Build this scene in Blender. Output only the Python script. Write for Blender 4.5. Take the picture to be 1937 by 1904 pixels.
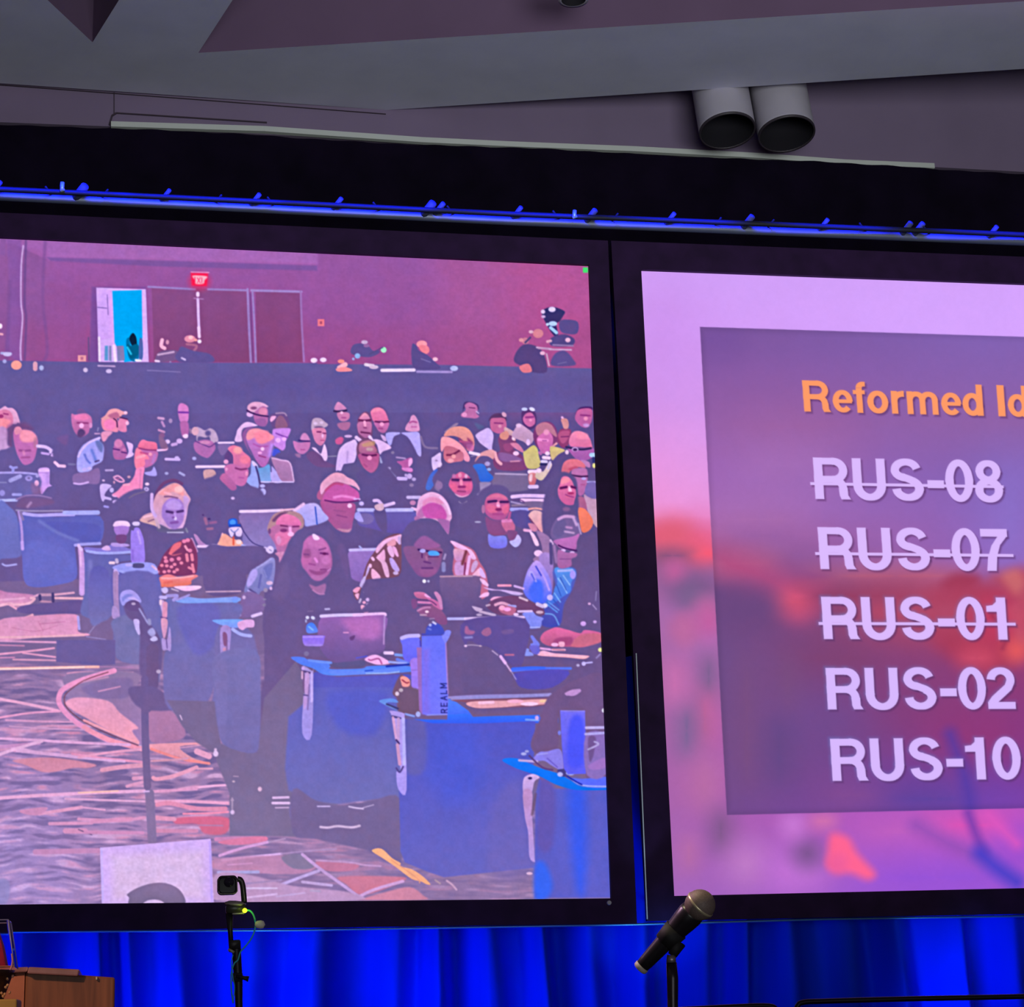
import bpy, math, random
import numpy as np
from mathutils import Vector, Matrix
from mathutils.geometry import tessellate_polygon

for o in list(bpy.data.objects): bpy.data.objects.remove(o)
SC = bpy.context.scene
COL = SC.collection

# ---------------------------------------------------------------- camera (image taken as 1937 x 1904)
FPX, CX, CY = 3890.0, 968.5, 952.0
def _n(v): return v / np.linalg.norm(v)
ax = _n(np.array([21800 - CX, -(1380 - CY), -FPX]))          # the wall's horizontal, seen in camera axes
az = np.array([560 - CX, -(-14550 - CY), -FPX]); az = _n(az - ax * (az @ ax))
ay = np.cross(az, ax)
RW = np.stack([ax, ay, az])                                   # camera axes -> world axes
CAM = np.array([0.0, 0.0, 1.6])
cd = bpy.data.cameras.new('camera'); cam = bpy.data.objects.new('camera', cd); COL.objects.link(cam)
cd.sensor_fit = 'HORIZONTAL'; cd.sensor_width = 36; cd.lens = 36 * FPX / 1937; cd.clip_end = 200
cam.matrix_world = Matrix.Translation(CAM) @ Matrix(RW.tolist()).to_4x4()
SC.camera = cam
def ray(px, py): return RW @ np.array([(px - CX) / FPX, -(py - CY) / FPX, -1.0])
def at(px, py, Y):
    d = ray(px, py); return Vector(CAM + d * (Y - CAM[1]) / d[1])
def atz(px, py, Z):
    d = ray(px, py); return Vector(CAM + d * (Z - CAM[2]) / d[2])

# ---------------------------------------------------------------- world, lamps, exposure
SC.view_settings.view_transform = 'Standard'; SC.view_settings.look = 'None'
SC.view_settings.exposure = 0; SC.view_settings.gamma = 1; SC.view_settings.use_curve_mapping = False
w = bpy.data.worlds.new('world'); SC.world = w; w.use_nodes = True
w.node_tree.nodes['Background'].inputs[0].default_value = (1.0, .72, 1.0, 1); w.node_tree.nodes['Background'].inputs[1].default_value = .045
def lamp(name, kind, loc, aim, energy, color, size=1, size_y=None, spot=60, blend=.6, spread=180):
    l = bpy.data.lights.new(name, kind); l.energy = energy; l.color = color
    if kind == 'AREA':
        l.shape = 'RECTANGLE'; l.size = size; l.size_y = size_y or size; l.spread = math.radians(spread)
    else: l.shadow_soft_size = size
    if kind == 'SPOT': l.spot_size = math.radians(spot); l.spot_blend = blend
    o = bpy.data.objects.new(name, l); COL.objects.link(o); o.location = loc
    o.rotation_euler = (Vector(aim) - Vector(loc)).to_track_quat('-Z', 'Y').to_euler()
    return o
lamp('ceiling_fill', 'AREA', (2.5, -2, 2.6), (3, 6.5, 8.3), 240, (.88, .95, .92), 6, 3, spread=82)  # unseen fill added to lift the ceiling, standing in for bounce light
lamp('lectern_fill', 'SPOT', (-4.5, -1, 6.0), (-.8, 6, 1.5), 1500, (1.0, .60, .36), .25, spot=16)  # unseen warm spot added to brighten the lectern
lamp('mic_top_fill', 'SPOT', (-.2, 3.5, 5.2), tuple(at(1310, 1725, 3.3)), 300, (1.0, .86, .50), .08, spot=10)  # invented spot that puts the warm highlight on the grille top
lamp('mic_rim_fill', 'SPOT', (-1.5, 5.0, 4.4), tuple(at(1270, 1770, 3.3)), 330, (1.0, .55, .85), .08, spot=10)  # invented spot for the purple rim, in place of the slide screen's glow

# ---------------------------------------------------------------- helpers
MATS = {}
def mat(name, col, rough=.6, metal=0, noise=0, nscale=6, emit=0, ecol=None, bump=0, spec=.5, trans=0, stretch=(1, 1, 1), ior=1.45):
    if name in MATS: return MATS[name]
    m = bpy.data.materials.new(name); m.use_nodes = True; nt = m.node_tree; b = nt.nodes['Principled BSDF']
    b.inputs['Base Color'].default_value = (*col, 1); b.inputs['Roughness'].default_value = rough; b.inputs['Metallic'].default_value = metal
    b.inputs['Specular IOR Level'].default_value = spec; b.inputs['Transmission Weight'].default_value = trans; b.inputs['IOR'].default_value = ior
    if emit: b.inputs['Emission Color'].default_value = (*(ecol or col), 1); b.inputs['Emission Strength'].default_value = emit
    tc = nt.nodes.new('ShaderNodeTexCoord'); mp = nt.nodes.new('ShaderNodeMapping'); mp.inputs['Scale'].default_value = stretch
    n = nt.nodes.new('ShaderNodeTexNoise'); n.inputs['Scale'].default_value = nscale; n.inputs['Detail'].default_value = 5
    nt.links.new(tc.outputs['Object'], mp.inputs[0]); nt.links.new(mp.outputs[0], n.inputs['Vector'])
    r = nt.nodes.new('ShaderNodeValToRGB')
    r.color_ramp.elements[0].position = .3; r.color_ramp.elements[1].position = .7
    k = max(noise, .02)
    r.color_ramp.elements[0].color = (*[c * (1 - k) for c in col], 1); r.color_ramp.elements[1].color = (*[min(1, c * (1 + k)) for c in col], 1)
    nt.links.new(n.outputs['Fac'], r.inputs[0]); nt.links.new(r.outputs[0], b.inputs['Base Color'])
    if bump:
        bp = nt.nodes.new('ShaderNodeBump'); bp.inputs['Strength'].default_value = bump; bp.inputs['Distance'].default_value = .01
        nt.links.new(n.outputs['Fac'], bp.inputs['Height']); nt.links.new(bp.outputs[0], b.inputs['Normal'])
    MATS[name] = m; return m

def link(name, verts, faces, m, parent=None, smooth=False):
    me = bpy.data.meshes.new(name); me.from_pydata([tuple(v) for v in verts], [], faces); me.update()
    if smooth: me.polygons.foreach_set('use_smooth', [True] * len(me.polygons))
    me.materials.append(m)
    o = bpy.data.objects.new(name, me); COL.objects.link(o)
    if parent: o.parent = parent
    return o
def tag(o, label=None, cat=None, group=None, kind=None):
    if label: o['label'] = label
    if cat: o['category'] = cat
    if group: o['group'] = group
    if kind: o['kind'] = kind
    return o
def thing(name, label, cat, group=None):
    o = bpy.data.objects.new(name, None); o.empty_display_size = .1; COL.objects.link(o)
    return tag(o, label, cat, group)

class MB:
    """collects shapes into one mesh"""
    def __init__(s): s.v, s.f = [], []
    def add(s, v, f):
        k = len(s.v); s.v += [Vector(p) for p in v]; s.f += [tuple(i + k for i in q) for q in f]; return s
    def hexa(s, p):            # 4 front corners then 4 back corners
        return s.add(p, [(0, 1, 2, 3), (7, 6, 5, 4), (0, 4, 5, 1), (1, 5, 6, 2), (2, 6, 7, 3), (3, 7, 4, 0)])
    def box(s, lo, hi):
        a, b = lo, hi
        return s.hexa([(a[0], a[1], a[2]), (b[0], a[1], a[2]), (b[0], a[1], b[2]), (a[0], a[1], b[2]), (a[0], b[1], a[2]), (b[0], b[1], a[2]), (b[0], b[1], b[2]), (a[0], b[1], b[2])])
    def slab(s, quad, depth):  # quad: 4 points facing the camera, pushed back along +Y
        q = [Vector(p) for p in quad]; return s.hexa(q + [p + Vector((0, depth, 0)) for p in q])
    def tube(s, pts, rad, n=12, cap=True):
        pts = [Vector(p) for p in pts]; rad = rad if hasattr(rad, '__len__') else [rad] * len(pts)
        rings = []; up = None
        for i, p in enumerate(pts):
            d = (pts[min(i + 1, len(pts) - 1)] - pts[max(i - 1, 0)]).normalized()
            if up is None: up = Vector((0, 0, 1)) if abs(d.z) < .9 else Vector((0, 1, 0))
            a = d.cross(up).normalized(); up2 = a.cross(d).normalized(); up = up2
            rings.append([p + (a * math.cos(t) + up2 * math.sin(t)) * rad[i] for t in [2 * math.pi * k / n for k in range(n)]])
        v = [q for r in rings for q in r]; f = []
        for i in range(len(rings) - 1):
            for k in range(n): f.append((i * n + k, i * n + (k + 1) % n, (i + 1) * n + (k + 1) % n, (i + 1) * n + k))
        if cap: f += [tuple(range(n))[::-1], tuple((len(rings) - 1) * n + k for k in range(n))]
        return s.add(v, f)
    def lathe(s, base, axis, prof, n=32):   # prof: (radius, distance along the axis)
        axis = Vector(axis).normalized(); q = axis.to_track_quat('Z', 'Y'); base = Vector(base)
        v = []; f = []
        for r, h in prof:
            for k in range(n): v.append(base + q @ Vector((r * math.cos(2 * math.pi * k / n), r * math.sin(2 * math.pi * k / n), h)))
        for i in range(len(prof) - 1):
            for k in range(n): f.append((i * n + k, i * n + (k + 1) % n, (i + 1) * n + (k + 1) % n, (i + 1) * n + k))
        return s.add(v, f)
    def done(s, name, m, parent=None, smooth=False, bevel=0, seg=2):
        o = link(name, s.v, s.f, m, parent, smooth)
        if bevel:
            b = o.modifiers.new('bevel', 'BEVEL'); b.width = bevel; b.segments = seg; b.limit_method = 'ANGLE'
        if smooth and not bevel:
            pass
        return o
def smooth_path(pts, k=8):
    P = [Vector(p) for p in pts]; out = []
    g = lambda i: P[min(max(i, 0), len(P) - 1)]
    for i in range(len(P) - 1):
        a, b, c, d = g(i - 1), g(i), g(i + 1), g(i + 2)
        for j in range(k):
            t = j / k; out.append(.5 * ((2 * b) + (c - a) * t + (2 * a - 5 * b + 4 * c - d) * t * t + (3 * b - a - 3 * c + d) * t ** 3))
    return out + [P[-1]]

# ---------------------------------------------------------------- picture content of the two LED walls
# A tiny vector painter: it fills plain numpy arrays that become the colours of the LED walls' pixels.
DARK = set('56488a 504480 544684 503c78 5a4a88 5a4a8c 584c88 5a4c90 5c5092 5a4c88 5c4884 504888 584884 604890 5c4484 56488a 62508c 5e4c94 605090 62608c 60508c 6c5294 6c5490 705292 6c5894 6a5892 6c5a94 6a5896 544680 584a88 5a4e90'.split())
class Painter:
    def __init__(s, x0, y0, w, h, base):
        s.x0, s.y0, s.w, s.h = x0, y0, w, h
        yy, xx = np.mgrid[0:h, 0:w]
        s.base = base(xx + x0 + .5, yy + y0 + .5).astype(np.float32)
        s.img = s.base.copy()
        s.ids = np.zeros((h, w), np.int16)
        s.names = ['picture']
        s.cur = 0
        s.T = (0., 0., 1.)
    def obj(s, name):
        s.names.append(name); s.cur = len(s.names) - 1
    @staticmethod
    def hexc(t):
        return np.array([int(t[i:i+2], 16) for i in (0, 2, 4)], np.float32) / 255
    def box(s, lo, hi, m):
        a = max(0, int(lo[0] - s.x0 - m)); b = min(s.w, int(hi[0] - s.x0 + m + 2))
        c = max(0, int(lo[1] - s.y0 - m)); d = min(s.h, int(hi[1] - s.y0 + m + 2))
        return (a, b, c, d) if a < b and c < d else None
    def put(s, bx, al, col, col2, alpha):
        a, b, c, d = bx
        al = al * al * (3 - 2 * al)
        if col == '-':
            cc = s.base[c:d, a:b]
        elif col in DARK:
            cc = s.base[c:d, a:b] * .80 + s.hexc(col)[None, None] * .20
        else:
            cc = s.hexc(col)[None, None]
            if col2:
                ys = np.nonzero(al.max(1) > .3)[0]
                t = np.zeros(d - c, np.float32)
                if len(ys): t = np.clip((np.arange(d - c) - ys[0]) / max(1, ys[-1] - ys[0]), 0, 1)
                cc = cc + (s.hexc(col2)[None, None] - cc) * t[:, None, None]
        v = s.img[c:d, a:b]
        v += (cc - v) * (al * alpha)[..., None]
        if s.cur >= 0:
            i = s.ids[c:d, a:b]; i[al > .5] = s.cur
    def shape(s, kind, spec, args):
        X0, Y0, S = s.T
        spec = spec.split(':'); col = spec[0].split('/'); c2 = col[1] if len(col) > 1 else None; col = col[0]
        alpha, soft, idf = 1., 2.1, True
        for o in spec[1:]:
            if o[0] == 'a': alpha = float(o[1:])
            if o[0] == 's': soft = float(o[1:])
            if o[0] == 'n': idf = False
        keep = s.cur
        if not idf: s.cur = -1
        if kind == 'e':
            v = [float(t) for t in args]; ang = math.radians(v[4]) if len(v) > 4 else 0
            cx, cy, rx, ry = X0 + v[0] / S, Y0 + v[1] / S, v[2] / S, v[3] / S
            r = max(rx, ry); bx = s.box((cx - r, cy - r), (cx + r, cy + r), soft)
            if bx:
                a, b, c, d = bx
                yy, xx = np.mgrid[c:d, a:b].astype(np.float32); xx += s.x0 + .5 - cx; yy += s.y0 + .5 - cy
                u = xx * math.cos(ang) + yy * math.sin(ang); w = -xx * math.sin(ang) + yy * math.cos(ang)
                k = np.sqrt((u / rx) ** 2 + (w / ry) ** 2) + 1e-6
                g = np.sqrt((u / rx ** 2) ** 2 + (w / ry ** 2) ** 2) / k + 1e-6
                sd = (1 - k) / g
                s.put(bx, np.clip(.5 + sd / soft, 0, 1), col, c2, alpha)
        else:
            wid = 0
            if kind == 'l': wid = float(args[0]) / S; args = args[1:]
            P = np.array([[float(t) for t in q.split(',')] for q in args], np.float32)
            P = P / S + np.array([X0, Y0], np.float32)
            closed = kind in 'pq'
            if kind != 'q' and len(P) > 2:
                Q = []; n = len(P)
                for i in range(n if closed else n - 1):
                    g = (lambda j: P[j % n]) if closed else (lambda j: P[min(max(j, 0), n - 1)])
                    p0, p1, p2, p3 = g(i - 1), g(i), g(i + 1), g(i + 2)
                    for t in (0, .25, .5, .75):
                        Q.append(.5 * ((2 * p1) + (p2 - p0) * t + (2 * p0 - 5 * p1 + 4 * p2 - p3) * t * t + (3 * p1 - p0 - 3 * p2 + p3) * t ** 3))
                if not closed: Q.append(P[-1])
                P = np.array(Q, np.float32)
            s.poly(P, closed, wid, soft, col, c2, alpha)
        s.cur = keep
    def poly(s, P, closed, wid, soft, col, c2=None, alpha=1.):
        bx = s.box(P.min(0), P.max(0), wid / 2 + soft)
        if not bx: return
        a, b, c, d = bx
        yy, xx = np.mgrid[c:d, a:b].astype(np.float32); xx += s.x0 + .5; yy += s.y0 + .5
        D = np.full(xx.shape, 1e9, np.float32); ins = np.zeros(xx.shape, bool)
        n = len(P)
        for i in range(n if closed else n - 1):
            p, q = P[i], P[(i + 1) % n]
            e = q - p; L = float(e @ e) + 1e-9
            t = np.clip(((xx - p[0]) * e[0] + (yy - p[1]) * e[1]) / L, 0, 1)
            D = np.minimum(D, (xx - p[0] - t * e[0]) ** 2 + (yy - p[1] - t * e[1]) ** 2)
            if closed and p[1] != q[1]:
                m = (p[1] > yy) != (q[1] > yy)
                ins ^= m & (xx < (q[0] - p[0]) * (yy - p[1]) / (q[1] - p[1]) + p[0])
        D = np.sqrt(D)
        sd = np.where(ins, D, -D) if closed else wid / 2 - D
        s.put(bx, np.clip(.5 + sd / soft, 0, 1), col, c2, alpha)
    def run(s, text, tiles):
        for ln in text.splitlines():
            t = ln.split()
            if not t or t[0][0] == '#': continue
            if t[0] == '@': s.T = tiles[t[1]]
            elif t[0] == 'o': s.obj(t[1])
            elif t[0] == 'd':                      # many dots: d colour radius pts
                for q in t[3:]:
                    x, y = q.split(','); s.shape('e', t[1], [x, y, t[2], str(float(t[2]) * .85)])
            else: s.shape(t[0], t[1], t[2:])

def blur(a, r):
    for ax in (0, 1):
        for _ in range(2):
            p = [(0, 0)] * a.ndim; p[ax] = (r + 1, r)
            c = np.cumsum(np.pad(a, p, mode='edge'), axis=ax, dtype=np.float64)
            n = a.shape[ax]
            hi = np.take(c, np.arange(2 * r + 1, n + 2 * r + 1), ax); lo = np.take(c, np.arange(0, n), ax)
            a = ((hi - lo) / (2 * r + 1)).astype(np.float32)
    return a

def ramp(v, xs, cols):
    cols = np.array(cols, np.float32) / 255
    return np.stack([np.interp(v, xs, cols[:, k]) for k in range(3)], -1)

def video_base(x, y):
    a = ramp(y, [440, 700, 900, 1100, 1300, 1450, 1600, 1710],
             [(104,90,156), (104,90,158), (106,90,155), (110,90,152), (116,96,152), (126,106,156), (136,114,160), (138,116,160)])
    b = ramp(y, [440, 700, 900, 1100, 1300, 1450, 1600, 1710],
             [(98,78,148), (96,80,148), (100,82,140), (103,83,140), (110,87,142), (122,98,146), (130,110,154), (132,114,156)])
    t = np.clip(x / 1100, 0, 1)[..., None]
    return a + (b - a) * t

def noise2(rs, h, w, sy, sx):
    """smooth value noise, cells of sy x sx pixels, range about -1..1"""
    g = rs.rand(h // sy + 4, w // sx + 4).astype(np.float32) * 2 - 1
    y = np.arange(h) / sy; x = np.arange(w) / sx
    yi = y.astype(int); xi = x.astype(int); fy = (y - yi)[:, None]; fx = (x - xi)[None]
    fy = fy * fy * (3 - 2 * fy); fx = fx * fx * (3 - 2 * fx)
    a = g[yi][:, xi]; b = g[yi][:, xi + 1]; c = g[yi + 1][:, xi]; d = g[yi + 1][:, xi + 1]
    return ((a * (1 - fx) + b * fx) * (1 - fy) + (c * (1 - fx) + d * fx) * fy).astype(np.float32)

def carpet_streaks(P):
    """woven carpet of the pictured hall: long light and dark streaks"""
    rs = np.random.RandomState(5)
    m = (P.ids == len(P.names) - 1)[..., None].astype(np.float32)
    y = (np.arange(P.h) + P.y0)[:, None, None]; x = (np.arange(P.w) + P.x0)[None, :, None]
    m = m * np.clip((y - 1230) / 70., 0, 1) * (1 - np.clip((y - 1560) / 60., 0, 1) * np.clip((x - 430) / 30., 0, 1) * .6)
    n = noise2(rs, P.h, P.w, 5, 46) + .8 * noise2(rs, P.h, P.w, 3, 22) + .5 * noise2(rs, P.h, P.w, 9, 60)
    k = noise2(rs, P.h, P.w, 7, 30)
    # bend the streaks a little
    sh = (noise2(rs, P.h, P.w, 60, 60) * 7).astype(int)
    yy = np.clip(np.arange(P.h)[:, None] + sh, 0, P.h - 1); n = n[yy, np.arange(P.w)[None]]
    n = blur(n[..., None], 1)[..., 0]
    red = np.clip(.5 + k * 1.0, 0, 1)[..., None]
    left = np.clip((330 - x) / 300., 0, 1) * np.clip((y - 1420) / 200., 0, 1)
    P.img += (P.hexc('b088bc') - P.img) * m * .55
    P.img += (P.hexc('a890d4') - P.img) * m * left * .6
    lo = np.clip((-n - .12) * 1.6, 0, 1)[..., None] * m; hi = np.clip((n - .22) * 1.5, 0, 1)[..., None] * m
    P.img += (P.hexc('6c5c94') - P.img) * lo * (.72 - .3 * left)
    P.img += ((P.hexc('e0b0e0') * (1 - red) + P.hexc('e090b8') * red) * (1 - left * .6) + P.hexc('ccb0f0') * left * .6 - P.img) * hi * .75

def finish(P, sharp=.4, seed=3, amp=1.):
    rs = np.random.RandomState(seed)
    g = noise2(rs, P.h, P.w, 3, 3) * .012 + noise2(rs, P.h, P.w, 9, 9) * .012 + noise2(rs, P.h, P.w, 40, 40) * .014
    c = noise2(rs, P.h, P.w, 12, 12) * .010 * amp
    if sharp:
        lum = np.clip((P.img.mean(-1) - P.base.mean(-1)) * 4, 0, 1)
        k = noise2(rs, P.h, P.w, 5, 4) + .7 * noise2(rs, P.h, P.w, 3, 7)
        P.img *= (1 + .028 * k * lum)[..., None]
        P.img = P.img * .35 + blur(P.img, 1) * .65
        P.img = P.img + sharp * (P.img - blur(P.img, 2)) + .22 * (P.img - blur(P.img, 6))
    P.img = P.img * (1 + g[..., None] * 1.4 * amp)
    P.img[..., 0] += c; P.img[..., 2] -= c * .7
    P.img = np.clip(P.img, 0, 1)

# ---- lettering of the slide: bold grotesque capitals, drawn as closed outlines in units of the cap height
def _rib(pts, w):
    P = np.array(pts, float); d = np.gradient(P, axis=0)
    n = np.stack([-d[:, 1], d[:, 0]], 1); n /= np.linalg.norm(n, axis=1, keepdims=True)
    ww = np.asarray(w, float).reshape(-1, 1) / 2
    return np.concatenate([P + n * ww, (P - n * ww)[::-1]])
def _arc(cx, cy, rx, ry, a0, a1, w, wy=None, n=20):
    t = np.radians(np.linspace(a0, a1, n))
    w = w if wy is None else np.abs(np.cos(t)) * w + (1 - np.abs(np.cos(t))) * wy
    return _rib(np.stack([cx + rx * np.cos(t), cy + ry * np.sin(t)], 1), w)
def _ring(cx, cy, rx, ry, w, wy, n=22): return [_arc(cx, cy, rx, ry, -5, 185, w, wy, n), _arc(cx, cy, rx, ry, 175, 365, w, wy, n)]
def _box(x0, y0, x1, y1): return np.array([(x0, y0), (x1, y0), (x1, y1), (x0, y1)], float)
W, H = .215, .165
def glyph(c):
    q = lambda *v: np.array(v, float)
    if c == 'R': return [_box(0, 0, W, 1), _box(0, 1 - H, .5, 1), _box(0, .40, .5, .40 + H),
                         _arc(.47, .70, .24, .218, -96, 96, .20, H), _arc(.46, .26, .225, .22, 0, 80, .2, H), q((.58, .28), (.79, .28), (.80, .1), (.86, 0), (.63, 0), (.59, .1))]
    if c == 'U': return [_box(0, .35, W, 1), _box(.79 - W, .35, .79, 1), _arc(.395, .36, .2875, .295, 176, 364, W, H)]
    if c == 'S': return [_arc(.37, .725, .265, .205, 12, 190, .2, H), _arc(.37, .725, .265, .175, 178, 262, .2, .18), _rib([(.27, .57), (.38, .535), (.46, .505), (.56, .46)], .18),
                         _arc(.395, .285, .275, .205, 70, -8, .21, .18), _arc(.395, .29, .275, .215, 5, -178, .21, H)]
    if c == '-': return [_box(0, .31, .40, .50)]
    if c == '0': return _ring(.33, .5, .235, .43, .2, H)
    if c == '8': return _ring(.335, .735, .205, .195, .19, .15) + _ring(.335, .28, .235, .215, .2, .155)
    if c == '7': return [_box(0, 1 - H - .02, .64, 1), q((.64, .84), (.46, .62), (.37, .35), (.335, 0), (.11, 0), (.15, .32), (.25, .6), (.42, .84))]
    if c == '1': return [_box(.24, 0, .46, 1), q((.0, .66), (.26, .66), (.26, .97), (.24, .90), (.15, .82), (.0, .80))]
    if c == '2': return [_arc(.33, .70, .235, .22, -20, 178, .2, H), _rib([(.555, .64), (.5, .52), (.34, .38), (.18, .24), (.1, .12)], [.2, .2, .2, .2, .22]), _box(0, 0, .66, .17)]
    if c == 'e': return [_arc(.325, .36, .225, .285, -2, 185, .19, .15, 20), _arc(.325, .36, .225, .285, 175, 318, .19, .15, 20), _box(.1, .30, .62, .42)]
    if c == 'f': return [_box(.10, 0, .29, .80), _box(0, .60, .38, .73), _arc(.34, .80, .145, .125, 90, 180, .19, .15), _box(.33, .85, .40, 1.0)]
    if c == 'o': return _ring(.335, .36, .235, .285, .2, .16)
    if c == 'r': return [_box(0, 0, .2, .73), _arc(.36, .42, .26, .22, 95, 170, .2, .18), _box(.33, .55, .42, .74)]
    if c == 'm': return [_box(0, 0, .19, .73), _box(.40, 0, .59, .5), _box(.80, 0, .99, .5), _arc(.30, .47, .195, .18, 0, 170, .19, .16), _arc(.70, .47, .195, .18, 0, 170, .19, .16)]
    if c == 'd': return [_box(.46, 0, .66, 1)] + _ring(.32, .36, .22, .285, .19, .16)
    if c == 'I': return [_box(0, 0, .23, 1)]

TILES = {'0': (0, 0, 1), 'A': (0, 440, 3.228), 'B': (560, 440, 3.228), 'C': (0, 740, 8.07), 'D': (140, 740, 7.45), 'E': (380, 740, 7.45), 'F': (600, 740, 7.45),
         'G': (800, 740, 5.697), 'H': (180, 900, 7.45), 'I': (400, 840, 7.45), 'J': (640, 860, 7.45), 'K': (880, 860, 7.31), 'M': (0, 900, 6.457), 'N': (180, 1080, 6.457),
         'O': (440, 960, 7.45), 'Q': (660, 960, 7.45), 'R': (880, 1060, 7.174), 'S': (530, 1140, 6.457), 'U': (700, 1150, 6.457), 'V': (900, 1260, 4.139),
         'W': (0, 1080, 4.402), 'X': (0, 1400, 4.035), 'Y': (400, 1300, 4.5325), 'Z': (680, 1300, 3.874), 'RA': (1200, 480, 2.628), 'RB': (1200, 1100, 2.628)}

def paint_video():
    P = Painter(-10, 430, 1200, 1300, video_base)
    P.run(ART_ROOM, TILES)
    P.run(ART_FLOOR_BASE, TILES)
    carpet_streaks(P)
    P.run(ART_FLOOR, TILES)
    P.run(ART_BACK_ROWS, TILES); P.run(ART_MIDDLE, TILES); P.run(ART_FRONT, TILES)
    finish(P)
    return P

def paint_slide():
    def outer(x, y):
        a = ramp(y, [500, 620, 760, 900, 975, 1010, 1060, 1150, 1300, 1500, 1700],
                 [(208,158,248), (212,156,246), (214,150,236), (234,152,226), (240,148,214), (226,96,130), (150,92,142), (168,106,170), (172,104,166), (168,100,170), (166,104,184)])
        b = ramp(y, [500, 620, 900, 1400, 1560, 1700], [(212,162,252), (214,164,255), (214,164,250), (190,90,190), (176,84,196), (158,88,214)])
        t = np.clip((x - 1240) / 500., 0, 1)[..., None]
        return (a + (b - a) * t).astype(np.float32)
    def inner(x, y):
        a = ramp(y, [610, 700, 800, 880, 960, 1010, 1060, 1110, 1250, 1400, 1550],
                 [(122,84,154), (136,90,164), (146,96,170), (156,100,180), (164,106,182), (166,98,160), (140,82,136), (106,72,130), (110,78,138), (114,78,136), (116,76,142)])
        b = ramp(y, [610, 700, 800, 900, 1060, 1120, 1165, 1300, 1400, 1550],
                 [(128,98,180), (136,98,176), (144,98,168), (134,98,180), (150,100,184), (168,80,120), (160,66,104), (140,60,120), (128,60,140), (122,66,168)])
        t = np.clip((x - 1340) / 520., 0, 1)[..., None]
        return (a + (b - a) * t).astype(np.float32)
    O = Painter(1200, 500, 1000, 1220, outer); O.run(ART_SLIDE_OUTER, TILES)
    I = Painter(1200, 500, 1000, 1220, inner); I.run(ART_SLIDE_INNER, TILES)
    pan = np.array([(1324, 618), (2300, 648), (2300, 1520), (1375, 1541)], np.float32)
    M = Painter(1200, 500, 1000, 1220, lambda x, y: np.zeros(x.shape + (3,)))
    M.poly(pan, True, 0, 1.8, 'ffffff')
    S = Painter(1200, 500, 1000, 1220, lambda x, y: np.zeros(x.shape + (3,)))
    S.poly(pan, True, 0, 30., 'ffffff')
    m = M.img[..., :1]
    I.img *= 1 - .10 * (1 - np.clip((S.img[..., :1] - .5) * 2, 0, 1)) * m
    O.img = O.img + (I.img - O.img) * m
    O.base = O.img.copy()
    O.names.append('slide_panel'); O.ids[m[..., 0] > .5] = 1
    finish(O, .0, 9, .3)
    def line(name, text, tl, bl, col, glow, strike=None):
        hx, hy = bl[0] - tl[0], bl[1] - tl[1]
        h = math.hypot(hx, hy); sl = (1240 - (tl[1] + bl[1]) / 2) / 20000.
        ex = np.array([h, h * sl]); ey = np.array([tl[0] - bl[0], tl[1] - bl[1]])
        polys = []
        for c, x in text:
            for g in glyph(c):
                polys.append((np.array(bl) + (g[:, :1] + x) * ex + g[:, 1:] * ey).astype(np.float32))
        if strike: polys.append((np.array(bl) + (_box(strike[0], .335, strike[1], .405)[:, :1]) * ex + _box(strike[0], .335, strike[1], .405)[:, 1:] * ey).astype(np.float32))
        O.cur = -1
        if glow:
            for p in polys: O.poly(p + np.array([-1, -1], np.float32), True, 0, 15., '6c7cc8', None, .45)
        for p in polys: O.poly(p + np.array([3.2, 3.6], np.float32), True, 0, 6., '50285c', None, .55)
        O.obj(name)
        for p in polys: O.poly(p, True, 0, 1.7, col)
    A = [('R', 0), ('U', .93), ('S', 1.85), ('-', 2.72)]
    line('slide_title', [('R', 0), ('e', .93), ('f', 1.60), ('o', 2.04), ('r', 2.81), ('m', 3.31), ('e', 4.40), ('d', 5.08), ('I', 6.21), ('d', 6.53)], (1517, 719), (1521.5, 778), 'ff9c68', 0)
    line('slide_text', A + [('0', 3.16), ('8', 3.86)], (1537.5, 865), (1542.5, 943.5), 'dcbaff', 0, (-.1, 4.55))
    line('slide_text', A + [('0', 3.16), ('7', 3.86)], (1546.3, 996.7), (1552, 1076), 'dcbaff', 0, (-.1, 4.62))
    line('slide_text', A + [('0', 3.16), ('1', 3.88)], (1553, 1128.5), (1558.5, 1208.5), 'dcbaff', .3, (-.1, 4.55))
    line('slide_text', A + [('0', 3.16), ('2', 3.86)], (1561.5, 1263), (1566, 1341.6), 'd8b8ff', 1)
    line('slide_text', A + [('1', 3.18), ('0', 3.82)], (1570, 1397), (1575, 1476.7), 'd8b8ff', 1)
    O.img = np.clip(O.img, 0, 1)
    return O

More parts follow.
